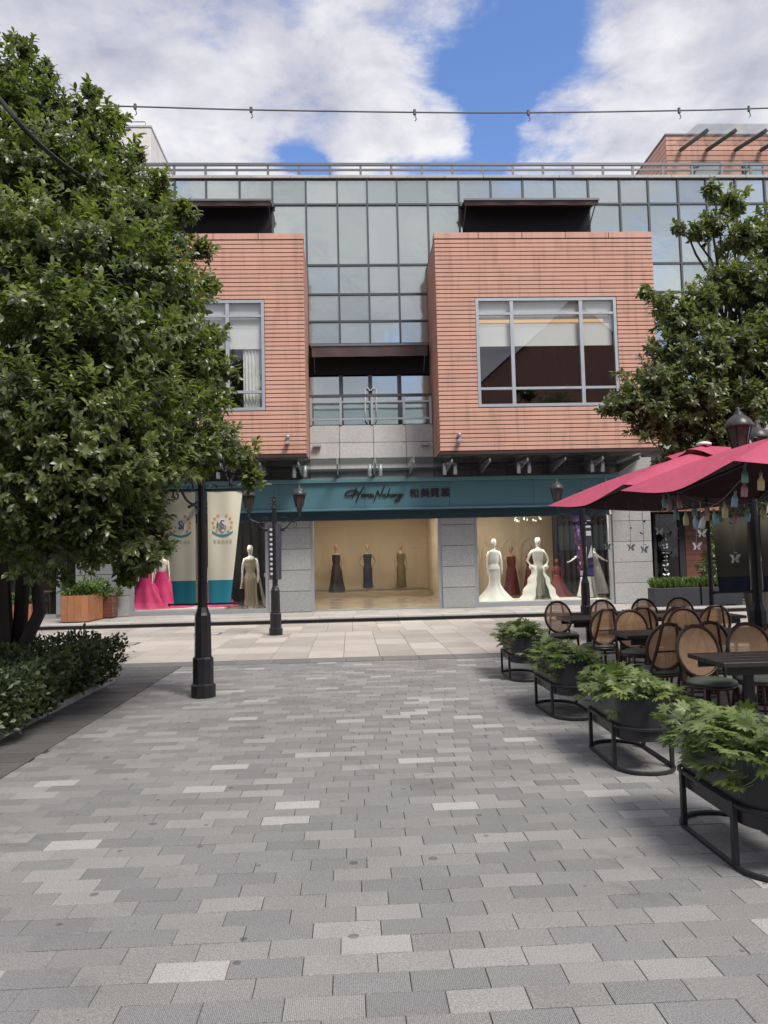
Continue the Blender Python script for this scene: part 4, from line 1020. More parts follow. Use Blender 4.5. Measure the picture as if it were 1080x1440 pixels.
for k in range(9):
    ya = 3.0+k*.9
    cb('kerb_stone', -3.46, -3.34, ya+.004, ya+.896, -.02, .075, 'kerb', bk, .01)

# ================================================================== LAMP POSTS
def lantern(par, x, y, z, s=1.0):
    l = empty('lantern', (x, y, z), parent=par)
    MB().lathe([(.055*s, 0), (.075*s, .02), (.135*s, .30*s), (.14*s, .31*s)], 6, (x, y, z)).build('glass', 'lampglass', l)
    m = MB()
    for k in range(6):
        a = 2*PI*k/6; m.tube([(x+.077*s*math.cos(a), y+.077*s*math.sin(a), z+.02), (x+.14*s*math.cos(a), y+.14*s*math.sin(a), z+.31*s)], .009, 4)
    m.lathe([(.02, -.22), (.03, -.16), (.022, -.1), (.06, -.05), (.06, .015)], 8, (x, y, z)); m.build('frame', 'black', l)
    MB().lathe([(.165*s, .30*s), (.17*s, .32*s), (.12*s, .40*s), (.06*s, .445*s), (.045*s, .46*s), (.05*s, .475*s), (.02*s, .50*s), (.03*s, .52*s), (0.001, .545*s)], 12, (x, y, z)).build('roof', M['lamproof'], l, True)
M['lamproof'] = pm('lantern_roof', (0.055, 0.052, 0.055), 0.4, 0.3)
def make_lamp(arm_dir, lant=True, H=2.84, short=False):
    r = empty('lamp_post')
    MB().lathe([(.152, 0), (.152, .15), (.128, .17), (.128, .47), (.115, .49)], 10).build('base', 'black', r)
    MB().lathe([(.105, .49), (.098, 1.0), (.085, 1.03), (.062, 1.10)], 8).lathe([(.062, 1.10), (.052, H)], 12).build('shaft', 'black', r)
    m = MB().lathe([(.058, H), (.075, H+.02), (.045, H+.06), (.03, H+.14), (.05, H+.18), (.022, H+.23), (.03, H+.27), (.012, H+.33), (.002, H+.42)], 10)
    for s in (-1, 1):
        for q in range(2):
            cz = H+.08+q*.13
            pts = [(s*(.03+.055*(1-math.cos(a))*(1-a/14)), 0, cz+.05*math.sin(a)*(1-a/12)) for a in np.linspace(0, 5.4, 16)]
            m.tube(pts, .008, 5)
    m.build('finial', 'black', r)
    if lant:
        for s in (-1, 1):
            c, sn = math.cos(arm_dir), math.sin(arm_dir)
            P_ = lambda u_, z_: (s*u_*c, s*u_*sn, z_)
            m = MB()
            m.tube([P_(q[0], q[1]) for q in smooth_path([(.05, H-.42), (.16, H-.47), (.28, H-.42), (.38, H-.31), (.48, H-.27), (.57, H-.20)], 5)], .016, 6)
            sc = [P_(.22+.09*(1-a/9)*math.cos(a+.4), H-.27+.09*(1-a/9)*math.sin(a+.4)) for a in np.linspace(0, 7, 26)]; m.tube(sc, .011, 5)
            sc = [P_(.45+.07*(1-a/9)*math.cos(-a+2), H-.38+.07*(1-a/9)*math.sin(-a+2)) for a in np.linspace(0, 7, 24)]; m.tube(sc, .010, 5)
            m.tube([P_(.05, H-.53), P_(.14, H-.48), P_(.24, H-.51)], .018, 6)
            m.build('scroll_arm', 'black', r)
            q = P_(.57, H-.0); lantern(r, *q)
    return r
pA = at(286, 980, Z=0); pB = at(388, 893, Z=0); pC = at(822, 862, Z=0); pC = Vector((at(822, 800, 17.3).x, 17.3, 0)); pD = Vector((at(1066, 860, 8.5).x, 8.5, 0))
lampX = make_lamp(0.0); lampY = make_lamp(rad(60))
lampX.matrix_basis = TRS(pB.x, pB.y); WM[lampX] = lampX.matrix_basis.copy()
tag(lampX, 'black cast-iron lamp post with two lanterns and black studded pennants', 'lamp post', 'lamp posts around the square')
lampC = copy_tree(lampX, TRS(pC.x, pC.y), 'black twin-lantern lamp post with printed pennants before the bridal window', 'lamp posts around the square')
lampY.matrix_basis = TRS(pA.x, pA.y, 0, 0, .99); WM[lampY] = lampY.matrix_basis.copy()
tag(lampY, 'black lamp post carrying two cream banners in front of the tree', 'lamp post', 'lamp posts around the square')
lampD = copy_tree(lampY, TRS(pD.x, pD.y, 0, rad(-8), .94), 'black lamp post standing between the red umbrellas', 'lamp posts around the square')

# banners --------------------------------------------------------------------------
def banner_set(base, z1, z0, wtop, wbot, gap, labels, yoff=-.02, mats=('cream', 'bteal'), crest=True):
    for s, lab in zip((-1, 1), labels):
        x0 = base.x+s*gap; yb = base.y+yoff
        bn = empty('banner', (x0+s*wtop/2, yb, z0), lab, 'banner', 'banners on lamp posts')
        H_ = z1-z0; zt = z0+H_*.215
        def surf(u_, z_):
            t = (z_-z0)/H_; wd = wbot+(wtop-wbot)*t
            xx = x0+s*wd*u_
            return (xx, yb-.011*math.sin(u_*9+t*2)*(.3+.7*t)-.007*math.sin(t*7+u_*3), z_)
        MB().grid(lambda a, b: surf(a, zt+(z1-zt)*b), 20, 24).build('cloth', mats[0], bn, True)
        MB().grid(lambda a, b: surf(a, z0+(zt-z0)*b), 20, 8).build('hem', mats[1], bn, True)
        MB().tube([(base.x+s*.03, yb, z1+.03), (x0+s*(wtop+.05), yb, z1+.03)], .017, 6).build('rod', 'black', bn)
        MB().tube([(base.x+s*.03, yb, z0+.01), (x0+s*(wbot+.06), yb, z0+.01)], .013, 6).lathe([(0.001, 0), (.025, .025), (0.001, .05)], 6, (x0+s*(wbot+.06), yb, z0-.015), cap=False).build('rod', 'black', bn)
        if not crest: continue
        # printed crest
        cx_ = x0+s*(wtop*.47-(.02)); cz_ = z0+H_*.70; R_ = wtop*.27; ye = yb-.034
        em = empty('crest', (cx_, ye, cz_), parent=bn)
        def on(x, z): return (x, surf(min(1, max(0, s*(x-x0)/(wbot+(wtop-wbot)*(z-z0)/H_))), z)[1], z)
        def patch(pts, nm, mat, off):
            MB().add([(q[0], on(*q)[1]-off, q[1]) for q in pts], [tuple(range(len(pts)))]).build(nm, mat, em)
        patch([(cx_+R_*.66*x, cz_+R_*.8*z) for x, z in ((-.8, .95), (0, 1.08), (.8, .95), (.85, .1), (.55, -.5), (0, -.95), (-.55, -.5), (-.85, .1))], 'shield', 'shield', .012)
        for sd in (-1, 1):
            for k in range(5):
                a = rad(62-28*k); q = (cx_+sd*R_*1.0*math.cos(a), cz_+R_*.98*math.sin(a)+.02)
                MB().add([(q[0]+.16*R_*math.cos(2*PI*j/7), on(*q)[1]-.005, q[1]+.15*R_*math.sin(2*PI*j/7)) for j in range(7)], [tuple(range(7))]).build('wreath_leaf', 'orange', em)
        pts = []
        for a in np.linspace(-1, 1, 11): pts.append((cx_+a*R_*1.1, cz_-R_*(1.22-.42*a*a)))
        pts2 = [(q[0], q[1]+R_*.24) for q in pts][::-1]
        m = MB()
        for j in range(10):
            A_, B_ = pts[j], pts[j+1]
            m.add([(A_[0], on(*A_)[1]-.006, A_[1]), (B_[0], on(*B_)[1]-.006, B_[1]), (B_[0], on(*B_)[1]-.006, B_[1]+R_*.24), (A_[0], on(*A_)[1]-.006, A_[1]+R_*.24)], [(0, 1, 2, 3)])
        m.build('ribbon', 'ribbon', em)
        yy = on(cx_, cz_)[1]-.018
        text_obj('N', R_*.85, 'lettr', em, (cx_-R_*.28, yy, cz_+.0), 'letter', .0004); text_obj('S', R_*1.3, 'lettr2', em, (cx_, yy-.002, cz_+R_*.05), 'letter', .0004); text_obj('J', R_*.8, 'lettr', em, (cx_+R_*.34, yy-.004, cz_), 'letter', .0004)
        m = MB()
        for j in range(5):
            xx = cx_+(j-2)*R_*.42; zz = cz_-R_*1.72; yy = on(xx, zz)[1]-.006
            for q in range(3): m.box(xx-.15*R_, xx+.15*R_, yy, yy+.001, zz+(q-1)*.13*R_-.012*R_, zz+(q-1)*.13*R_+.025*R_)
            m.box(xx-.02*R_+.05*R_*(j % 2), xx+.02*R_+.05*R_*(j % 2), yy-.001, yy, zz-.2*R_, zz+.2*R_)
        m.build('caption', 'faint', em)
zt_, zb_ = at(300, 692, pA.y).z, at(300, 850, pA.y).z
banner_set(pA, zt_, zb_, at(340, 700, pA.y).x-at(291, 700, pA.y).x, .265, .075, ('cream banner with teal hem, half hidden by tree leaves, on the lamp post', 'cream banner with teal hem and crest hanging clear beside the lamp post'))
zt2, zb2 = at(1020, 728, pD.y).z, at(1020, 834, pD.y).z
banner_set(pD, zt2, zb2, .40, .36, .075, ('dark olive banner with navy hem under the umbrellas, nearer the planters', 'dark olive banner with navy hem under the umbrellas, away from the planters'), .0, ('olive_cloth', 'navy_cloth'), False)  # this pair is coloured much darker than the cream one, without crests
# studded pennants on the second lamp
for s, lab in ((-1, 'black pennant with a column of silver studs on the twin-lantern lamp post'), (1, 'narrow black pennant turned edge-on beside the studded pennant')):
    z1, z0 = at(388, 737, pB.y).z, at(388, 815, pB.y).z
    bn = empty('studded_pennant', (pB.x+s*.1, pB.y, z0), lab, 'pennant')
    wd = .20 if s < 0 else .13
    MB().grid(lambda a, b: (pB.x+s*(.03 if s > 0 else -.05)+s*wd*a*(.86+.14*b), pB.y-.085+.05*math.sin(a*PI)*(-1 if s > 0 else 1)+(.12*a if s > 0 else 0), z0+(z1-z0)*b), 8, 12).build('cloth', 'charcoal', bn, True)
    if s < 0:
        for k in range(10):
            q = (pB.x-.07, pB.y-.075, z0+.13+k*(z1-z0-.2)/9.5)
            MB().lathe([(.0, -.012), (.032, -.012), (.032, 0), (0, 0)], 8, (0, 0, 0), cap=False).xform(Matrix.Translation(q) @ Matrix.Rotation(PI/2, 4, 'X')).build('stud', 'silver', bn)
# printed pennants on the third lamp
z1, z0 = at(822, 725, pC.y).z, at(822, 811, pC.y).z
for s, mat, lab in ((-1, 'redprint', 'narrow red and purple printed pennant on the lamp post'), (1, 'charcoal', 'narrow dark pennant with white lettering blocks on the lamp post')):
    bn = empty('printed_pennant', (pC.x+s*.14, pC.y, z0), lab, 'pennant')
    gx = lambda a, b: (pC.x+s*(.05+.15*a)-(.06*(b-.5) if s < 0 else 0), pC.y-.02-.03*math.sin(b*5), z0+(z1-z0)*b)
    MB().grid(gx, 4, 14).build('cloth', mat, bn)
    if s < 0:
        for k, (b0, b1, a0, a1, mt) in enumerate(((.02, .10, .1, .6, 'whiteprint'), (.2, .5, .4, .6, 'whiteprint'), (.6, .95, .05, .6, 'purple'), (.3, .42, .6, .9, 'purple'))):
            MB().add([tuple(np.array(gx(a, b))+np.array((0, -.004, 0))) for a, b in ((a0, b0), (a1, b0), (a1, b1), (a0, b1))], [(0, 1, 2, 3)]).build('print', mt, bn)
    else:
        for k, b in enumerate((.91, .86, .80, .71, .67)):
            MB().add([tuple(np.array(gx(a, b_))+np.array((0, -.004, 0))) for a, b_ in ((.08, b), (.85, b), (.85, b+(.012 if k == 0 else .035)), (.08, b+(.012 if k == 0 else .035)))], [(0, 1, 2, 3)]).build('print', 'whiteprint', bn)
        MB().add([tuple(np.array(gx(a, b_))+np.array((0, -.004, 0))) for a, b_ in ((.1, .3), (.9, .32), (.8, .52))], [(0, 1, 2)]).build('print', 'whiteprint', bn)
        MB().add([tuple(np.array(gx(a, b_))+np.array((0, -.005, 0))) for a, b_ in ((.05, .02), (.95, .02), (.95, .25), (.05, .2))], [(0, 1, 2, 3)]).build('print', 'purple', bn)

# ================================================================== UMBRELLAS
def umbrella(x0, x1, y0, y1, ze, za, label, sag=.12):
    cx, cy = (x0+x1)/2, (y0+y1)/2
    r = empty('market_umbrella', (cx, cy, 0), label, 'umbrella', 'red market umbrellas')
    def surf(th, t, r1=1.0):
        a = th*2*PI; c, s_ = math.cos(a), math.sin(a); k = 1/max(abs(c), abs(s_))
        ph = (a/(PI/2)) % 1.0
        d45 = abs(((a-PI/4)/(PI/2)+.5) % 1.0-.5)*2        # 0 at corner, 1 mid-side
        zz = za-(za-ze)*(t**1.0)*(1.0) - sag*(1-(1-d45)**2)*t*t + .10*(za-ze)*math.sin(PI*t)*(1-d45) - .06*math.sin(PI*t)*d45
        inn_ = 1-.035*d45*t
        return (cx+(x1-x0)/2*c*k*t*inn_, cy+(y1-y0)/2*s_*k*t*inn_, zz)
    MB().grid(lambda a, b: surf(a, .14+.86*b), 64, 12, True).build('canopy', 'canvas', r, True)
    MB().grid(lambda a, b: (lambda q: (q[0], q[1], q[2]-.008))(surf(a, .14+.855*b)), 64, 12, True).build('underside_dark', 'underside_dark', r, True)  # added dark sheet under the canopy, so the shaded underside renders darker
    MB().grid(lambda a, b: (lambda q: (q[0], q[1], q[2]+.07+.012*math.sin(a*PI*16)*b))(surf(a, .02+.21*b)), 48, 4, True).build('vent', 'canvas', r, True)
    MB().lathe([(.0, 0), (.10, 0), (.10, .03), (.05, .05), (0.001, .055)], 12, (cx, cy, za+.075), cap=False).build('cap', 'whitepaint', r, True)
    MB().lathe([(.032, .1), (.032, za+.08)], 10, (cx, cy, 0)).build('pole', 'blackmatte', r)
    MB().box(cx-.42, cx+.42, cy-.42, cy+.42, 0.002, .1, .02).build('base', 'slate', r)
    for k in range(8):
        a = (k+.5)/8 if False else (k/8+1/16*0)
        P_ = [surf(k/8, t) for t in (.05, .3, .6, .97)]
        MB().tube([(q[0], q[1], q[2]-.03) for q in P_], .013, 5).build('rib', 'blackmatte', r)
        q = surf(k/8, .45); MB().tube([(q[0], q[1], q[2]-.03), (cx, cy, ze+.05)], .010, 5).build('strut', 'blackmatte', r)
    return surf
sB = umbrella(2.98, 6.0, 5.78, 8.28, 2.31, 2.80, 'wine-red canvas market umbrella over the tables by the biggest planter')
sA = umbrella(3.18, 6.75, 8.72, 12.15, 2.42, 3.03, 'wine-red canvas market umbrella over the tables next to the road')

# ================================================================== CHAIRS AND TABLES
def make_chair():
    r = empty('cane_chair')
    m = MB().lathe([(.0, .415), (.205, .415), (.215, .43), (.21, .445), (0, .445)], 24, sy=.98, cap=False); m.build('seat_frame', 'wood_dark', r, True)
    MB().lathe([(.0, .44), (.20, .442), (.215, .455), (.205, .475), (.15, .49), (.0, .495)], 24, sy=.98, cap=False).build('cushion', 'seat', r, True)
    for s in (-1, 1):
        MB().tube([(s*.14, .155, .43), (s*.165, .19, 0.0)], [.019, .013], 8).build('leg', 'wood_dark', r, True)
        MB().tube(smooth_path([(s*.185, -.25, 0.0), (s*.165, -.195, .30), (s*.155, -.175, .46), (s*.115, -.225, .66), (s*.075, -.272, .88), (s*.06, -.278, .925)], 4), .015, 8).build('leg', 'wood_dark', r, True)
    MB().tube([(.145*math.cos(a), .145*math.sin(a)*1.05-.01, .205) for a in np.linspace(0, 2*PI, 25)[:-1]], .010, 6, closed=True).tube([(.14, 0, .205), (.16, .17, .21)], .008, 5).build('ring_stretcher', 'wood_dark', r, True)
    # medallion back, tilted
    tilt = Matrix.Translation((0, -.205, .70)) @ Matrix.Rotation(rad(13), 4, 'X')
    bk_ = empty('backrest', (0, -.2, .7), parent=r)
    MB().tube([(.195*math.cos(a), 0, .225*math.sin(a)) for a in np.linspace(0, 2*PI, 41)[:-1]], .0165, 8, closed=True).build('rim', 'wood_dark', bk_, True, tilt)
    MB().add([(0, .002, 0)]+[(.190*math.cos(a), .002, .220*math.sin(a)) for a in np.linspace(0, 2*PI, 33)[:-1]], [(0, 1+i, 1+(i+1) % 32) for i in range(32)]).build('cane', 'cane', bk_, False, tilt)
    MB().tube([(-.125, -.215, .66), (.125, -.215, .66)], .009, 6).build('cross_rail', 'wood_dark', bk_)
    return r
chair = make_chair(); used = False
def place(o, mw, label, group, cat):
    global used
    if not used:
        o.matrix_basis = mw; WM[o] = mw.copy(); tag(o, label, cat, group); used = True; return o
    return copy_tree(o, mw, label, group)
G = 'round cane-back café chairs'
T1, T2, T3 = 'roadside table', 'middle table', 'plaza-side table'
CH = [(3.06, 11.05, PI+.08, 'chair facing the plaza at the %s, at its planter end' % T1), (3.72, 11.1, PI-.05, 'chair facing the plaza at the %s, second from the planters' % T1), (4.38, 11.15, PI+.02, 'chair facing the plaza at the %s, third from the planters' % T1), (4.92, 11.2, PI-.1, 'chair facing the plaza at the %s, last from the planters' % T1),
      (3.14, 9.72, .10, 'chair facing the shop at the %s, at its planter end' % T1), (3.66, 9.8, -.06, 'chair facing the shop at the %s, second from the planters' % T1), (4.12, 9.85, .05, 'chair facing the shop at the %s, third from the planters' % T1), (4.62, 9.85, -.04, 'chair facing the shop at the %s, last from the planters' % T1),
      (3.36, 8.92, PI+.05, 'chair facing the plaza at the %s, at its planter end' % T2), (4.0, 8.95, PI-.08, 'chair facing the plaza at the %s, away from the planters' % T2),
      (2.98, 7.5, .12, 'chair facing the shop at the %s, at its planter end' % T2), (3.44, 7.55, -.03, 'chair facing the shop at the %s, second from the planters' % T2), (4.12, 7.55, .04, 'chair facing the shop at the %s, last from the planters' % T2),
      (3.16, 6.72, PI+.06, 'chair facing the plaza at the %s, at its planter end' % T3), (3.66, 6.80, PI-.04, 'chair facing the plaza at the %s, away from the planters' % T3),
      (2.93, 5.05, .05, 'chair facing the shop at the %s' % T3)]
for x, y, a, lab in CH: place(chair, TRS(x, y, 0, a, 1.02), 'round cane-back '+lab.replace(', at its planter end',', nearest the planters'), G, 'chair')
def table(x0, x1, y0, y1, label):
    r = empty('cafe_table', ((x0+x1)/2, (y0+y1)/2, 0), label, 'table', 'black café tables')
    n_ = max(2, round((y1-y0)/.17)); d_ = (y1-y0)/n_
    for k in range(n_): cb('plank', x0, x1, y0+k*d_+.0015, y0+(k+1)*d_-.0015, .728, .765, 'table', r, .004)
    MB().box(x0+.06, x1-.06, y0+.06, y0+.085, .66, .727).box(x0+.06, x1-.06, y1-.085, y1-.06, .66, .727).build('apron', 'blackmatte', r)
    ym = (y0+y1)/2
    for xx in ([x0+.35, x1-.35] if x1-x0 > 1.0 else [(x0+x1)/2]):
        MB().box(xx-.03, xx+.03, ym-.03, ym+.03, .03, .727).build('leg', 'blackmatte', r); MB().box(xx-.25, xx+.25, ym-.04, ym+.04, 0.002, .03).box(xx-.04, xx+.04, ym-.28, ym-.04, 0.002, .028).box(xx-.04, xx+.04, ym+.04, ym+.28, .002, .028).build('foot', 'blackmatte', r)
table(2.88, 4.05, 10.05, 10.8, 'black plank table next to the road, at the planter end'); table(4.12, 5.25, 10.05, 10.8, 'black plank table next to the road, away from the planters')
table(2.86, 4.7, 7.92, 8.52, 'long black plank table between the two umbrellas'); table(2.82, 4.3, 5.78, 6.42, 'black plank table beside the biggest planter')

# ================================================================== OVAL PLANTERS
def stadium(hl, hw, n=10, z=0):
    pts = [(hw*math.cos(a), hl-hw+hw*math.sin(a), z) for a in np.linspace(0, PI, n)] + [(hw*math.cos(a), -(hl-hw)+hw*math.sin(a), z) for a in np.linspace(PI, 2*PI, n)]
    return pts
def make_planter(seed, n1_=380, tall=1.0):
    r = empty('oval_planter')
    hl, hw = .50, .20
    s1, s0 = stadium(hl, hw, 20), stadium(hl-.004, hw-.004, 20); n_ = len(s1)
    vs = [(x, y, .235) for x, y, z in s0]+[(x, y, .56) for x, y, z in s1]+[(x*.93, y*.97, .56) for x, y, z in s1]+[(x*.93, y*.97, .50) for x, y, z in s1]
    fs = [(k*n_+i, k*n_+(i+1) % n_, (k+1)*n_+(i+1) % n_, (k+1)*n_+i) for k in range(3) for i in range(n_)]+[tuple(range(n_))[::-1]]
    MB().add(vs, fs).build('tub', 'pot', r)
    MB().add([(x*.93, y*.97, .51) for x, y, z in s1], [tuple(range(n_))]).build('soil', 'soil', r)
    st_ = empty('stand', (0, 0, 0), parent=r)
    MB().tube(stadium(hl+.018, hw+.018, 12, .325), .013, 6, closed=True).build('upper_ring', 'blackmatte', st_)
    MB().tube(stadium(hl+.018, hw+.018, 12, .016), .015, 6, closed=True).build('lower_ring', 'blackmatte', st_)
    for sx in (-1, 1):
        for sy in (-1, 1): MB().box(sx*(hw+.018)-.013, sx*(hw+.018)+.013, sy*(hl-hw)*1.0-.016, sy*(hl-hw)+.016, .016, .34).build('leg', 'blackmatte', st_)
    rs = np.random.default_rng(seed); 
    P, A, N, L = [], [], [], []
    m = MB()
    for k in range(n1_):
        bx_, by_ = rs.uniform(-hw*.8, hw*.8), rs.uniform(-hl*.92, hl*.92)
        out = np.array((bx_/hw*.9+rs.normal()*.35, (by_/hl)**3*1.2+rs.normal()*.35)); h = tall*rs.uniform(.04, .15)*(1.15-.55*abs(bx_/hw)**2)
        reach = rs.uniform(.02, .12)
        tip = np.array((bx_+out[0]*reach, by_+out[1]*reach, .53+h-reach*.35*abs(out[0])))
        if rs.random() < .12: tip = np.array((math.copysign(hw+rs.uniform(.0, .06), bx_), by_, .53-rs.uniform(-.03, .12))); out = np.array((math.copysign(1, bx_), 0))
        m.tube([(bx_, by_, .51), ((bx_+tip[0])/2, (by_+tip[1])/2, .51+(tip[2]-.51)*.65), tuple(tip)], [.0035, .003, .002], 4)
        ax = np.array((out[0]*.8+rs.normal()*.4, out[1]*.8+rs.normal()*.4, rs.uniform(-.35, .35)))
        P.append(tip); A.append(ax); N.append(np.array((out[0]*.35, out[1]*.35, 1.0))+.3*rs.normal(size=3)); L.append(rs.uniform(.062, .105))
    fo = m.build('foliage', 'leafP', r)
    leaves_obj('leaves', np.array(P), np.array(A), np.array(N), np.array(L), T_palm(), 'leafP', fo)['kind'] = 'stuff'
    return r
pl1, pl2, pl3, pl4 = make_planter(3), make_planter(8, 350, .9), make_planter(21, 330, 1.1), make_planter(34, 290, 1.25)
GP = 'oval black planters along the café terrace'
for o, x, y, a, lab in ((pl1, 2.135, 4.21, 0.0, 'oval black planter of lobed green leaves closest to the open plaza paving'), (pl2, 2.18, 6.10, -.02, 'oval black planter of lobed leaves beside the table by the umbrella corner'),
                        (pl3, 2.20, 8.02, PI+.03, 'oval black planter of lobed leaves in front of the middle table'), (pl4, 2.29, 10.42, PI-.03, 'oval black planter of lobed leaves nearest the dark granite band')):
    o.matrix_basis = TRS(x, y, 0, a, 1.0); WM[o] = o.matrix_basis.copy(); tag(o, lab, 'planter', GP)

# ================================================================== GARLAND OF BOTTLES, BUTTERFLY STRANDS
def bottle_mesh(k):
    return MB().lathe([(.001, -.155), (.034, -.152), (.036, -.06), (.03, -.045), (.014, -.02), (.013, .0), (.016, .003), (.001, .006)], 10, cap=False).mesh('bottle_'+k, 'b_'+k, True)
BM = {k: bottle_mesh(k) for k in ('teal', 'yellow', 'blue', 'pink', 'white', 'green')}
capm = MB().lathe([(.017, -.008), (.017, .022), (.001, .024)], 8).tube([(0, 0, .02), (0, 0, .05)], .003, 4).mesh('cork', 'string')
BT = [(933, 698, 7.9, 'teal'), (940, 697, 7.9, 'green'), (941, 703, 7.6, 'pink'), (950, 714, 7.5, 'green'), (954, 699, 8.1, 'pink'), (964, 721, 7.3, 'yellow'), (975, 710, 7.6, 'green'), (977, 725, 7.0, 'blue'), (990, 725, 6.9, 'white'), (994, 715, 7.4, 'yellow'), (1004, 719, 6.8, 'teal'), (1013, 717, 7.5, 'green'), (1019, 709, 6.6, 'yellow'),
      (1034, 693, 6.4, 'blue'), (1047, 678, 6.2, 'pink'), (1047, 658, 6.1, 'teal'), (1070, 668, 5.95, 'yellow'), (1034, 719, 7.4, 'pink'), (1052, 716, 7.3, 'blue'), (1071, 712, 7.1, 'yellow')]
for px, py, Y_, k in BT:
    q = at(px, py, Y_)
    b = empty('glass_bottle', q, 'little %s glass bottle hung upright on the string below the red umbrella' % k, 'bottle', '%s bottles on the umbrella garland' % k)
    mw = Matrix.Translation(q) @ Matrix.Rotation(random.gauss(0, .09), 4, 'X') @ Matrix.Rotation(random.gauss(0, .09), 4, 'Y') @ Matrix.Rotation(random.random()*6, 4, 'Z')
    mw = mw @ Matrix.Diagonal((.76, .76, .8, 1)); link(bpy.data.objects.new('body', BM[k]), b, mw); link(bpy.data.objects.new('cork', capm), b, mw)
def catenary(pts, name, label):
    P_ = smooth_path([tuple(at(a, b, c)+Vector((0, 0, .05))) for a, b, c in pts], 6)
    tag(MB().tube(P_, .004, 5).build(name, 'string'), label, 'garland')
catenary([(930, 696, 8.0), (941, 703, 7.6), (964, 719, 7.3), (977, 724, 7.0), (990, 724, 6.9), (1004, 718, 6.8), (1019, 708, 6.6), (1034, 692, 6.4), (1047, 677, 6.2), (1049, 655, 6.0)], 'garland_string', 'grey garland string of bottles slung to the umbrella corner')
catenary([(954, 697, 8.1), (975, 709, 7.6), (994, 714, 7.4), (1013, 716, 7.5), (1034, 718, 7.4), (1052, 715, 7.3), (1071, 711, 7.1), (1095, 690, 6.9)], 'garland_string', 'grey garland string of bottles running under the umbrella')
def strand(px, py0, py1, Y_, butterfly, leafy, lab):
    a, b = at(px, py0, Y_), at(px, py1, Y_)
    r = empty('butterfly_strand', a, lab, 'strand', 'hanging strands under the umbrellas')
    L_ = a.z-b.z
    MB().tube([a, (a.x+.006, a.y, a.z-L_*.5), (a.x, a.y, b.z)], .003, 4).build('cord', 'string', r)
    m = MB(); z = a.z-L_*.3
    while z > b.z:
        for s in ((-1, 1) if leafy else (random.choice((-1, 1)),)):
            k_ = random.uniform(.5, 1.1); h_ = random.uniform(-.02, .02); m.add([(a.x, a.y, z), (a.x+s*.03*k_, a.y+.01, z+.012+h_), (a.x+s*.045*k_, a.y, z+.002+h_), (a.x+s*.025*k_, a.y-.01, z-.01)], [(0, 1, 2, 3)])
        z -= random.uniform(.03, .07) if leafy else random.uniform(.08, .18)
    m.build('leaflets', 'silver', r)['kind'] = 'stuff'
    if butterfly:
        for s in (-1, 1):
            MB().add([(a.x, a.y, b.z), (a.x+s*.02, a.y-.02, b.z+.05), (a.x+s*.062, a.y-.03, b.z+.055), (a.x+s*.032, a.y-.02, b.z+.004), (a.x+s*.045, a.y-.02, b.z-.03), (a.x+s*.02, a.y-.01, b.z-.035)], [(0, 1, 2, 3), (0, 3, 4, 5)]).build('wing', 'silver', r)
for px, y0, y1, Y_, bf, lf_, lab in ((933, 715, 812, 9.2, 0, 1, 'leafy silver strand hanging before the planter boxes'), (950, 715, 779, 9.4, 0, 0, 'thin silver strand ending above the planter boxes'), (925, 715, 748, 9.5, 1, 0, 'short silver strand with small butterfly near the granite pillar'), (977, 722, 769, 8.9, 1, 0, 'silver strand with butterfly in front of the wooden boards'),
                                  (984, 705, 751, 8.7, 1, 0, 'short silver strand with large white butterfly'), (1029, 715, 787, 8.0, 1, 0, 'long silver strand with butterfly before the dark banner'), (902, 700, 774, 10.2, 1, 0, 'thin strand with tiny butterfly against the granite pillar'), (851, 705, 770, 11.6, 1, 0, 'thin strand with butterfly before the bridal window'), (884, 706, 771, 10.6, 1, 0, 'thin strand with butterfly beside the bridal window')):
    strand(px, y0, y1, Y_, bf, lf_, lab)

# ================================================================== OTHER PLANTERS
def grass_box(x0, x1, y0, y1, lab):
    r = empty('trough_planter', ((x0+x1)/2, (y0+y1)/2, .145), lab, 'planter', 'slate trough planters by the café')
    MB().box(x0, x1, y0, y1, .146, .66, .012).build('trough', 'slate', r)
    n_ = 1500
    P = np.stack([RNG.uniform(x0+.03, x1-.03, n_), RNG.uniform(y0+.03, y1-.03, n_), np.full(n_, .64)+RNG.random(n_)*.18], 1)
    A = np.stack([RNG.normal(0, .35, n_), RNG.normal(0, .35, n_), np.ones(n_)], 1)
    leaves_obj('foliage', P, A, RNG.normal(size=(n_, 3))+np.array((0, -1, .3)), RNG.uniform(.09, .2, n_), T_small(), 'leafG', r, .6)
q0, q1, q2 = at(918, 845, 21.3).x, at(984, 843, 21.3).x, at(1042, 842, 21.3).x
grass_box(q0, q1-.02, 21.2, 21.65, 'slate trough of ferny green plants beside the granite pillar'); grass_box(q1+.02, q2, 21.2, 21.65, 'slate trough of ferny green plants before the wooden boards')
cl = empty('climbing_plant', (at(1000, 850, 22.2).x, 22.2, .145), 'tall dark climbing plant before the wooden boards', 'plant')
bl = [((at(a, b, 22.1).x, 22.1, at(a, b, 22.1).z), r) for a, b, r in ((1003, 745, .3), (1008, 775, .35), (1000, 800, .35), (1010, 825, .3))]
P, A, N, L = crown(bl, 22, .15, 7); leaves_obj('foliage', P, A, N, L, T_broad(), 'leafR', cl)
MB().tube([(bl[0][0][0], 22.2, .145), (bl[0][0][0]+.05, 22.15, 1.2), (bl[0][0][0], 22.1, 2.4)], .02, 6).build('stem', 'bark', cl)
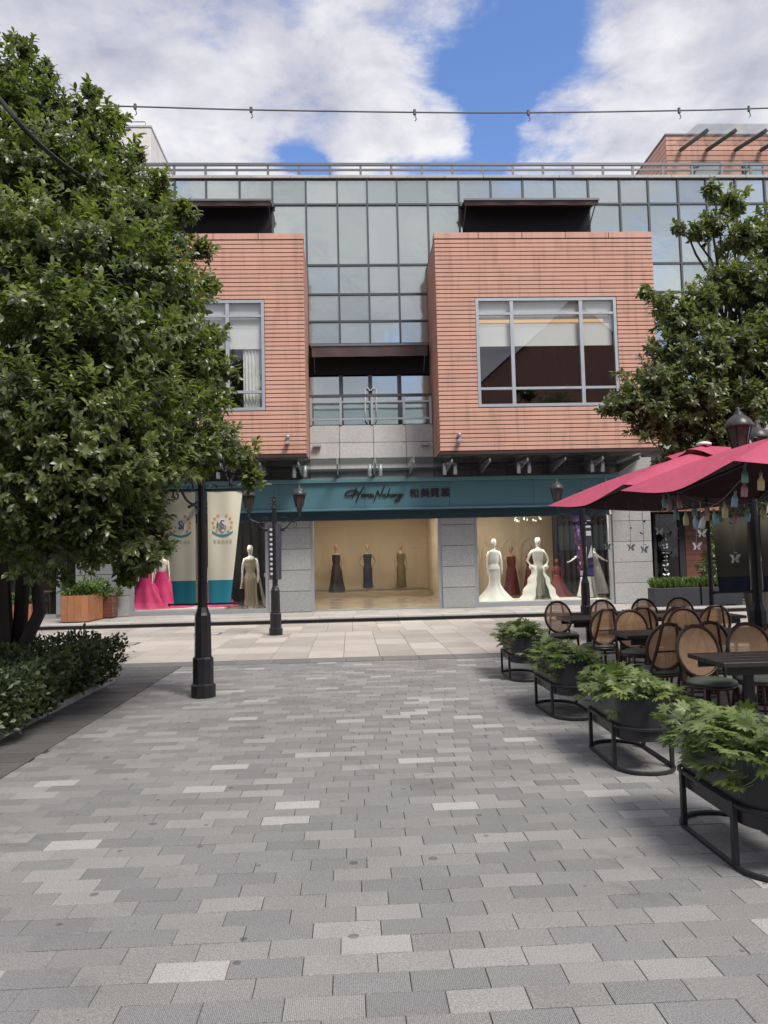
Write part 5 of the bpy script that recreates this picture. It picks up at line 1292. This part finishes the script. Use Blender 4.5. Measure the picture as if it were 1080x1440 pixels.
def wood_box(x0, x1, y0, y1, h, mat, lab, fol=True, vertical=True):
    r = empty('timber_planter', ((x0+x1)/2, (y0+y1)/2, .145), lab, 'planter', 'timber planters on the sidewalk')
    z0, z1 = .17, .145+h
    MB().box(x0+.02, x1-.02, y0+.02, y1-.02, z0+.02, z1-.05).build('liner', 'soil', r)
    if vertical:
        for yy in (y0, y1-.02):
            n_ = max(3, round((x1-x0)/.17)); d_ = (x1-x0)/n_
            for k in range(n_): cb('board', x0+k*d_+.002, x0+(k+1)*d_-.002, yy, yy+.02, z0, z1, mat, r, .003)
        for xx in (x0, x1-.02):
            n_ = max(3, round((y1-y0)/.17)); d_ = (y1-y0-.044)/n_
            for k in range(n_): cb('board', xx, xx+.02, y0+.022+k*d_+.002, y0+.022+(k+1)*d_-.002, z0, z1, mat, r, .003)
    else:
        n_ = 6; d_ = (z1-z0)/n_
        for k in range(n_):
            for yy in (y0, y1-.02): cb('board', x0, x1, yy, yy+.02, z0+k*d_+.004, z0+(k+1)*d_-.004, mat, r, .003)
            for xx in (x0, x1-.02): cb('board', xx, xx+.02, y0+.021, y1-.021, z0+k*d_+.004, z0+(k+1)*d_-.004, mat, r, .003)
    for xx in (x0+.03, x1-.09):
        for yy in (y0+.03, y1-.09): MB().box(xx, xx+.06, yy, yy+.06, .146, z0).build('foot', mat, r)
    if fol:
        P, A, N, L = crown([((x0+(x1-x0)*u_, y0+(y1-y0)*v_, z1+.15+dz), .3) for u_, v_, dz in ((.25, .3, .05), (.7, .4, .12), (.5, .8, .0), (.85, .7, .05))], 24, .12, 9)
        leaves_obj('foliage', P, A, N, L, T_broad(), 'leafG', r, .7)
xa, xb = at(88, 870, 21.2).x, at(112, 870, 21.2).x
wood_box(xa, xa+.72, 21.05, 22.3, .72, 'cedar', 'orange cedar box planter with leafy shrubs on the sidewalk')
wood_box(xa-.35, xa+.95, 22.42, 22.95, .62, 'darkwood', 'dark slatted timber planter behind the cedar planter', True, False)
wood_box(at(20, 870, 22.0).x, at(48, 870, 22.0).x, 21.8, 22.4, .5, 'cedar', 'small timber planter seen past the tree trunk')
# café furniture beyond the left pillar
def cafe_set(x, y):
    r = empty('indoor_table', (x, y, .16), 'pale timber table inside the left café bay', 'table')
    MB().box(x-.5, x+.5, y-.35, y+.35, .88, .92, .005).build('top', 'lintelwood', r)
    for sx in (-1, 1):
        for sy in (-1, 1): MB().tube([(x+sx*.4, y+sy*.28, .88), (x+sx*.44, y+sy*.3, .16)], .02, 6).build('leg', 'darkwood', r)
    for s, lab in ((-1, 'grey wooden stool inside the café, away from the pillar'), (1, 'grey wooden stool inside the café, toward the pillar')):
        t = empty('stool', (x+s*.85, y, .16), lab, 'stool')
        MB().box(x+s*.85-.2, x+s*.85+.2, y-.2, y+.2, .58, .62, .01).build('seat', 'alu', t)
        for sx in (-1, 1):
            for sy in (-1, 1): MB().tube([(x+s*.85+sx*.15, y+sy*.15, .58), (x+s*.85+sx*.19, y+sy*.19, .16)], .018, 6).build('leg', 'alu', t)
cafe_set(at(56, 830, 24.6).x, 24.6)

# ================================================================== MANNEQUINS
def mannequin(x, y, z, H, gown, mat, arms, label, body='mann', fold=9, cape=None, rot=0.0, group='dressed mannequins in the shop windows'):
    r = empty('mannequin', (x, y, z), label, 'mannequin', group)
    s = H/1.8
    MW = Matrix.Translation((x, y, z)) @ Matrix.Rotation(rot, 4, 'Z') @ Matrix.Diagonal((s, s, s, 1))
    m = MB()
    prof = [(.001, 1.80), (.045, 1.79), (.072, 1.75), (.082, 1.69), (.076, 1.63), (.058, 1.585), (.046, 1.56), (.043, 1.50), (.06, 1.475), (.13, 1.45), (.165, 1.425), (.165, 1.38), (.15, 1.30), (.148, 1.22), (.125, 1.12), (.115, 1.05), (.14, .95), (.165, .86), (.15, .7), (.12, .5), (.10, .3), (.07, .05), (.06, 0)]
    n_ = 16
    vs = [((rr if zz < 1.47 else rr)*math.cos(2*PI*i/n_), (rr*(.62 if zz < 1.47 else 1.12))*math.sin(2*PI*i/n_)-(.02 if zz > 1.6 else 0), zz) for rr, zz in prof for i in range(n_)]
    m.add(vs, [(k*n_+i, (k+1)*n_+i, (k+1)*n_+(i+1) % n_, k*n_+(i+1) % n_) for k in range(len(prof)-1) for i in range(n_)])
    for sgn in (-1, 1):
        pts = {'down': [(.15, 0, 1.42), (.20, .0, 1.25), (.215, -.02, 1.08), (.22, -.06, .90), (.22, -.08, .80), (.215, -.085, .74)],
               'hips': [(.15, 0, 1.42), (.24, .02, 1.28), (.31, .03, 1.12), (.235, -.03, 1.0), (.18, -.06, .93), (.15, -.07, .9)],
               'out': [(.15, 0, 1.42), (.26, -.02, 1.32), (.38, -.05, 1.22), (.5, -.08, 1.14), (.58, -.09, 1.10), (.64, -.1, 1.09)]}[arms]
        m.tube([(sgn*a, b, c) for a, b, c in pts], [.045, .04, .034, .026, .024, .014], 8)
    m.build('body', body, r, True, MW)
    def gsurf(a, b, pr, k_):
        zz, rr = pr
        f = 1+.10*math.sin(a*2*PI*fold+zz*2)*max(0, (1.0-zz))**1.0*k_+.04*math.sin(a*2*PI*3+1)*max(0, 1-zz)
        return (rr*f*math.cos(2*PI*a), rr*f*(.66 if zz > .8 else .66+.25*(1-zz/.8))*math.sin(2*PI*a)+(.10*(1-zz/.5) if zz < .5 else 0), zz)
    pr = {'mermaid': [(1.38, .168), (1.3, .158), (1.2, .156), (1.1, .128), (1.05, .124), (.99, .155), (.9, .185), (.89, .172), (.7, .165), (.55, .155), (.42, .19), (.28, .28), (.14, .40), (.04, .50), (.005, .58)],
          'ball': [(1.38, .168), (1.3, .158), (1.2, .155), (1.05, .128), (.95, .17), (.8, .22), (.6, .29), (.4, .37), (.2, .46), (.06, .53), (.005, .60)],
          'column': [(1.45, .13), (1.38, .17), (1.3, .158), (1.2, .155), (1.05, .125), (.95, .15), (.86, .175), (.6, .165), (.4, .165), (.2, .18), (.12, .19)],
          'aline': [(1.40, .168), (1.3, .158), (1.2, .156), (1.05, .128), (.95, .16), (.8, .19), (.5, .22), (.25, .26), (.02, .30)],
          'pile': [(1.1, .14), (.95, .2), (.8, .27), (.6, .38), (.4, .5), (.2, .64), (.06, .76), (.005, .84)]}[gown]
    def pf(b):
        q = b*(len(pr)-1); i = min(int(q), len(pr)-2); t = q-i
        return (pr[i][0]*(1-t)+pr[i+1][0]*t, pr[i][1]*(1-t)+pr[i+1][1]*t)
    MB().grid(lambda a, b: gsurf(a, b, pf(b), 1.0), 60, 34, True).build('gown', mat, r, True, MW)
    if cape:
        if cape == 'over':
            MB().grid(lambda a, b: ((.17+.42*b**1.3+.03*math.sin(b*20))*math.cos(rad(-66+312*a)), (.15+.35*b)*math.sin(rad(-66+312*a))+.02*math.sin(a*50)*b, .97-.965*b), 50, 14).build('overskirt', 'gown_white', r, True, MW)
            for sg in (-1, 1): MB().lathe([(.001, -.07), (.06, -.05), (.085, 0), (.06, .06), (.001, .08)], 8, (sg*.21, -.06, .93)).build('bow', 'gown_white', r, True, MW)
        elif cape == 'veil':
            MB().grid(lambda a, b: ((.05+.40*b+.03*math.sin(a*40)*b)*math.cos(rad(-30+200*a))+.22, (.05+.2*b)*math.sin(rad(-30+200*a))+.05, 1.50-1.40*b), 50, 14).build('veil', 'gown_white', r, True, MW)
        elif cape == 'sheer':
            for sg in (-1, 1): MB().grid(lambda a, b: (sg*(.17+.05*b+.10*a*b)+.02*math.sin(a*14)*b+(.12*b*b if sg > 0 else 0), .05+.04*math.sin(a*9)+.08*a, 1.43-1.36*b*(.62 if sg < 0 else 1)), 12, 14).build('cape_sleeve', 'gown_sheer', r, True, MW)
    return r
def mpos(px, Y_): return at(px, 800, Y_).x
mannequin(mpos(695, 24.1), 24.1, .286, 1.93, 'mermaid', 'gown_white', 'down', 'white mannequin in a white mermaid gown with peplum', fold=7)
mannequin(mpos(757, 24.1), 24.1, .286, 1.95, 'column', 'gown_lace', 'hips', 'white mannequin in an ivory lace gown with wide white overskirt, hands on hips', cape='over')
mannequin(mpos(826, 24.3), 24.3, .286, 1.88, 'aline', 'gown_white', 'out', 'white mannequin in a white gown with long veil, arms held out', cape='veil')
mannequin(mpos(719, 28.6), 28.6, .18, 1.9, 'aline', 'gown_red', 'down', 'tan mannequin in a wine gown behind the mermaid gown', 'mann_skin')
mannequin(mpos(746, 28.6), 28.6, .18, 1.9, 'aline', 'gown_red', 'down', 'tan mannequin in a wine gown behind the hands-on-hips mannequin', 'mann_skin')
mannequin(mpos(783, 25.4), 25.4, .18, 1.35, 'pile', 'gown_red', 'down', 'wine velvet gown on a low form beside the dark drape', 'gown_red')
mannequin(mpos(473, 32.0), 32.0, .36, 1.98, 'aline', 'gown_black', 'down', 'mannequin in a black gown with pale tag on the central stage', 'mann_skin')
mannequin(mpos(517, 32.0), 32.0, .36, 1.98, 'column', 'gown_navy', 'hips', 'mannequin in a navy puff-sleeved gown in the middle of the central stage', 'mann_skin')
mannequin(mpos(564, 32.0), 32.0, .36, 1.98, 'column', 'gown_olive', 'down', 'mannequin in an olive bronze gown on the central stage', 'mann_skin')
mannequin(mpos(352, 24.2), 24.2, .18, 2.02, 'column', 'gown_seq', 'down', 'white mannequin in a champagne sequin gown with sheer cape', cape='sheer')
mannequin(mpos(205, 24.2), 24.2, .30, 1.75, 'pile', 'gown_pink', 'down', 'hot pink tulle gown spreading beside the grey pillar', 'mann')
mannequin(mpos(228, 24.5), 24.5, .30, 1.85, 'pile', 'gown_pink', 'down', 'hot pink tulle gown half behind the cream banner', 'mann')
mannequin(mpos(303, 24.4), 24.4, .30, 1.8, 'ball', 'gown_pink', 'down', 'hot pink gown on a mannequin showing between the two banners', 'mann')
# sign stand in the left window
sx_ = mpos(377, 23.9)
t = empty('sign_stand', (sx_, 23.9, .18), 'thin white display stand with small card beside the sequin gown', 'stand')
MB().box(sx_-.16, sx_+.12, 23.86, 23.92, .176, .20).tube([(sx_, 23.9, .2), (sx_, 23.9, 1.32)], .016, 6).build('post', 'whitepaint', t); MB().box(sx_-.12, sx_+.08, 23.87, 23.89, 1.2, 1.32).build('card', 'whitepaint', t)
# tag on the black gown
tx = mpos(473, 31.6)

# ================================================================== OVERHEAD CABLES
wy = 14.2
pts = [tuple(at(a, b, wy)) for a, b in ((-420, 138), (60, 147), (190, 150), (353, 154.5), (583, 158), (743, 158.5), (955, 155.5), (1080, 152), (1560, 134))]
cbk = empty('overhead_cable', pts[4], 'thin grey steel cable with hooks strung across the sky', 'cable')
MB().tube(smooth_path(pts, 6), .016, 6).build('wire', 'wire', cbk)
for a, b in ((190, 150), (353, 154.5), (583, 158), (743, 158.5), (955, 155.5), (1053, 153)):
    q = at(a, b, wy); MB().lathe([(.0, -.05), (.03, -.05), (.03, .05), (0, .05)], 6, q, cap=False).tube([(q.x, q.y, q.z-.05), (q.x+.02, q.y, q.z-.1), (q.x+.03, q.y, q.z-.14), (q.x, q.y, q.z-.17)], .010, 5).build('hook', 'wire', cbk)
c2 = [at(-60, 70, 6.6), at(0, 140, 6.7), at(35, 182, 6.8), at(75, 220, 7.2), at(130, 260, 8.4)]
tag(MB().tube(smooth_path([tuple(q) for q in c2], 5), .022, 6).build('black_cable', 'black'), 'thick black cable running down into the tree crown', 'cable')

# big plane tree across the square, mirrored in the upper window
PB = [(Vector((-8.5+3.0*math.cos(k*2.4)*(.4+.6*((k*7) % 5)/4), -9.5+2.6*math.sin(k*2.4), 6.5+9.0*k/19)), 1.75-.04*k) for k in range(20)]
tree('plane_tree', (-8.8, -9.8, 0.0), [(-.6, -.3, 5.9, .24), (.8, .3, 6.8, .22), (.1, .2, 10.5, .2)], PB, .34, 'leafR', 'tall plane tree across the square, mirrored in the upper window', 4, 8)
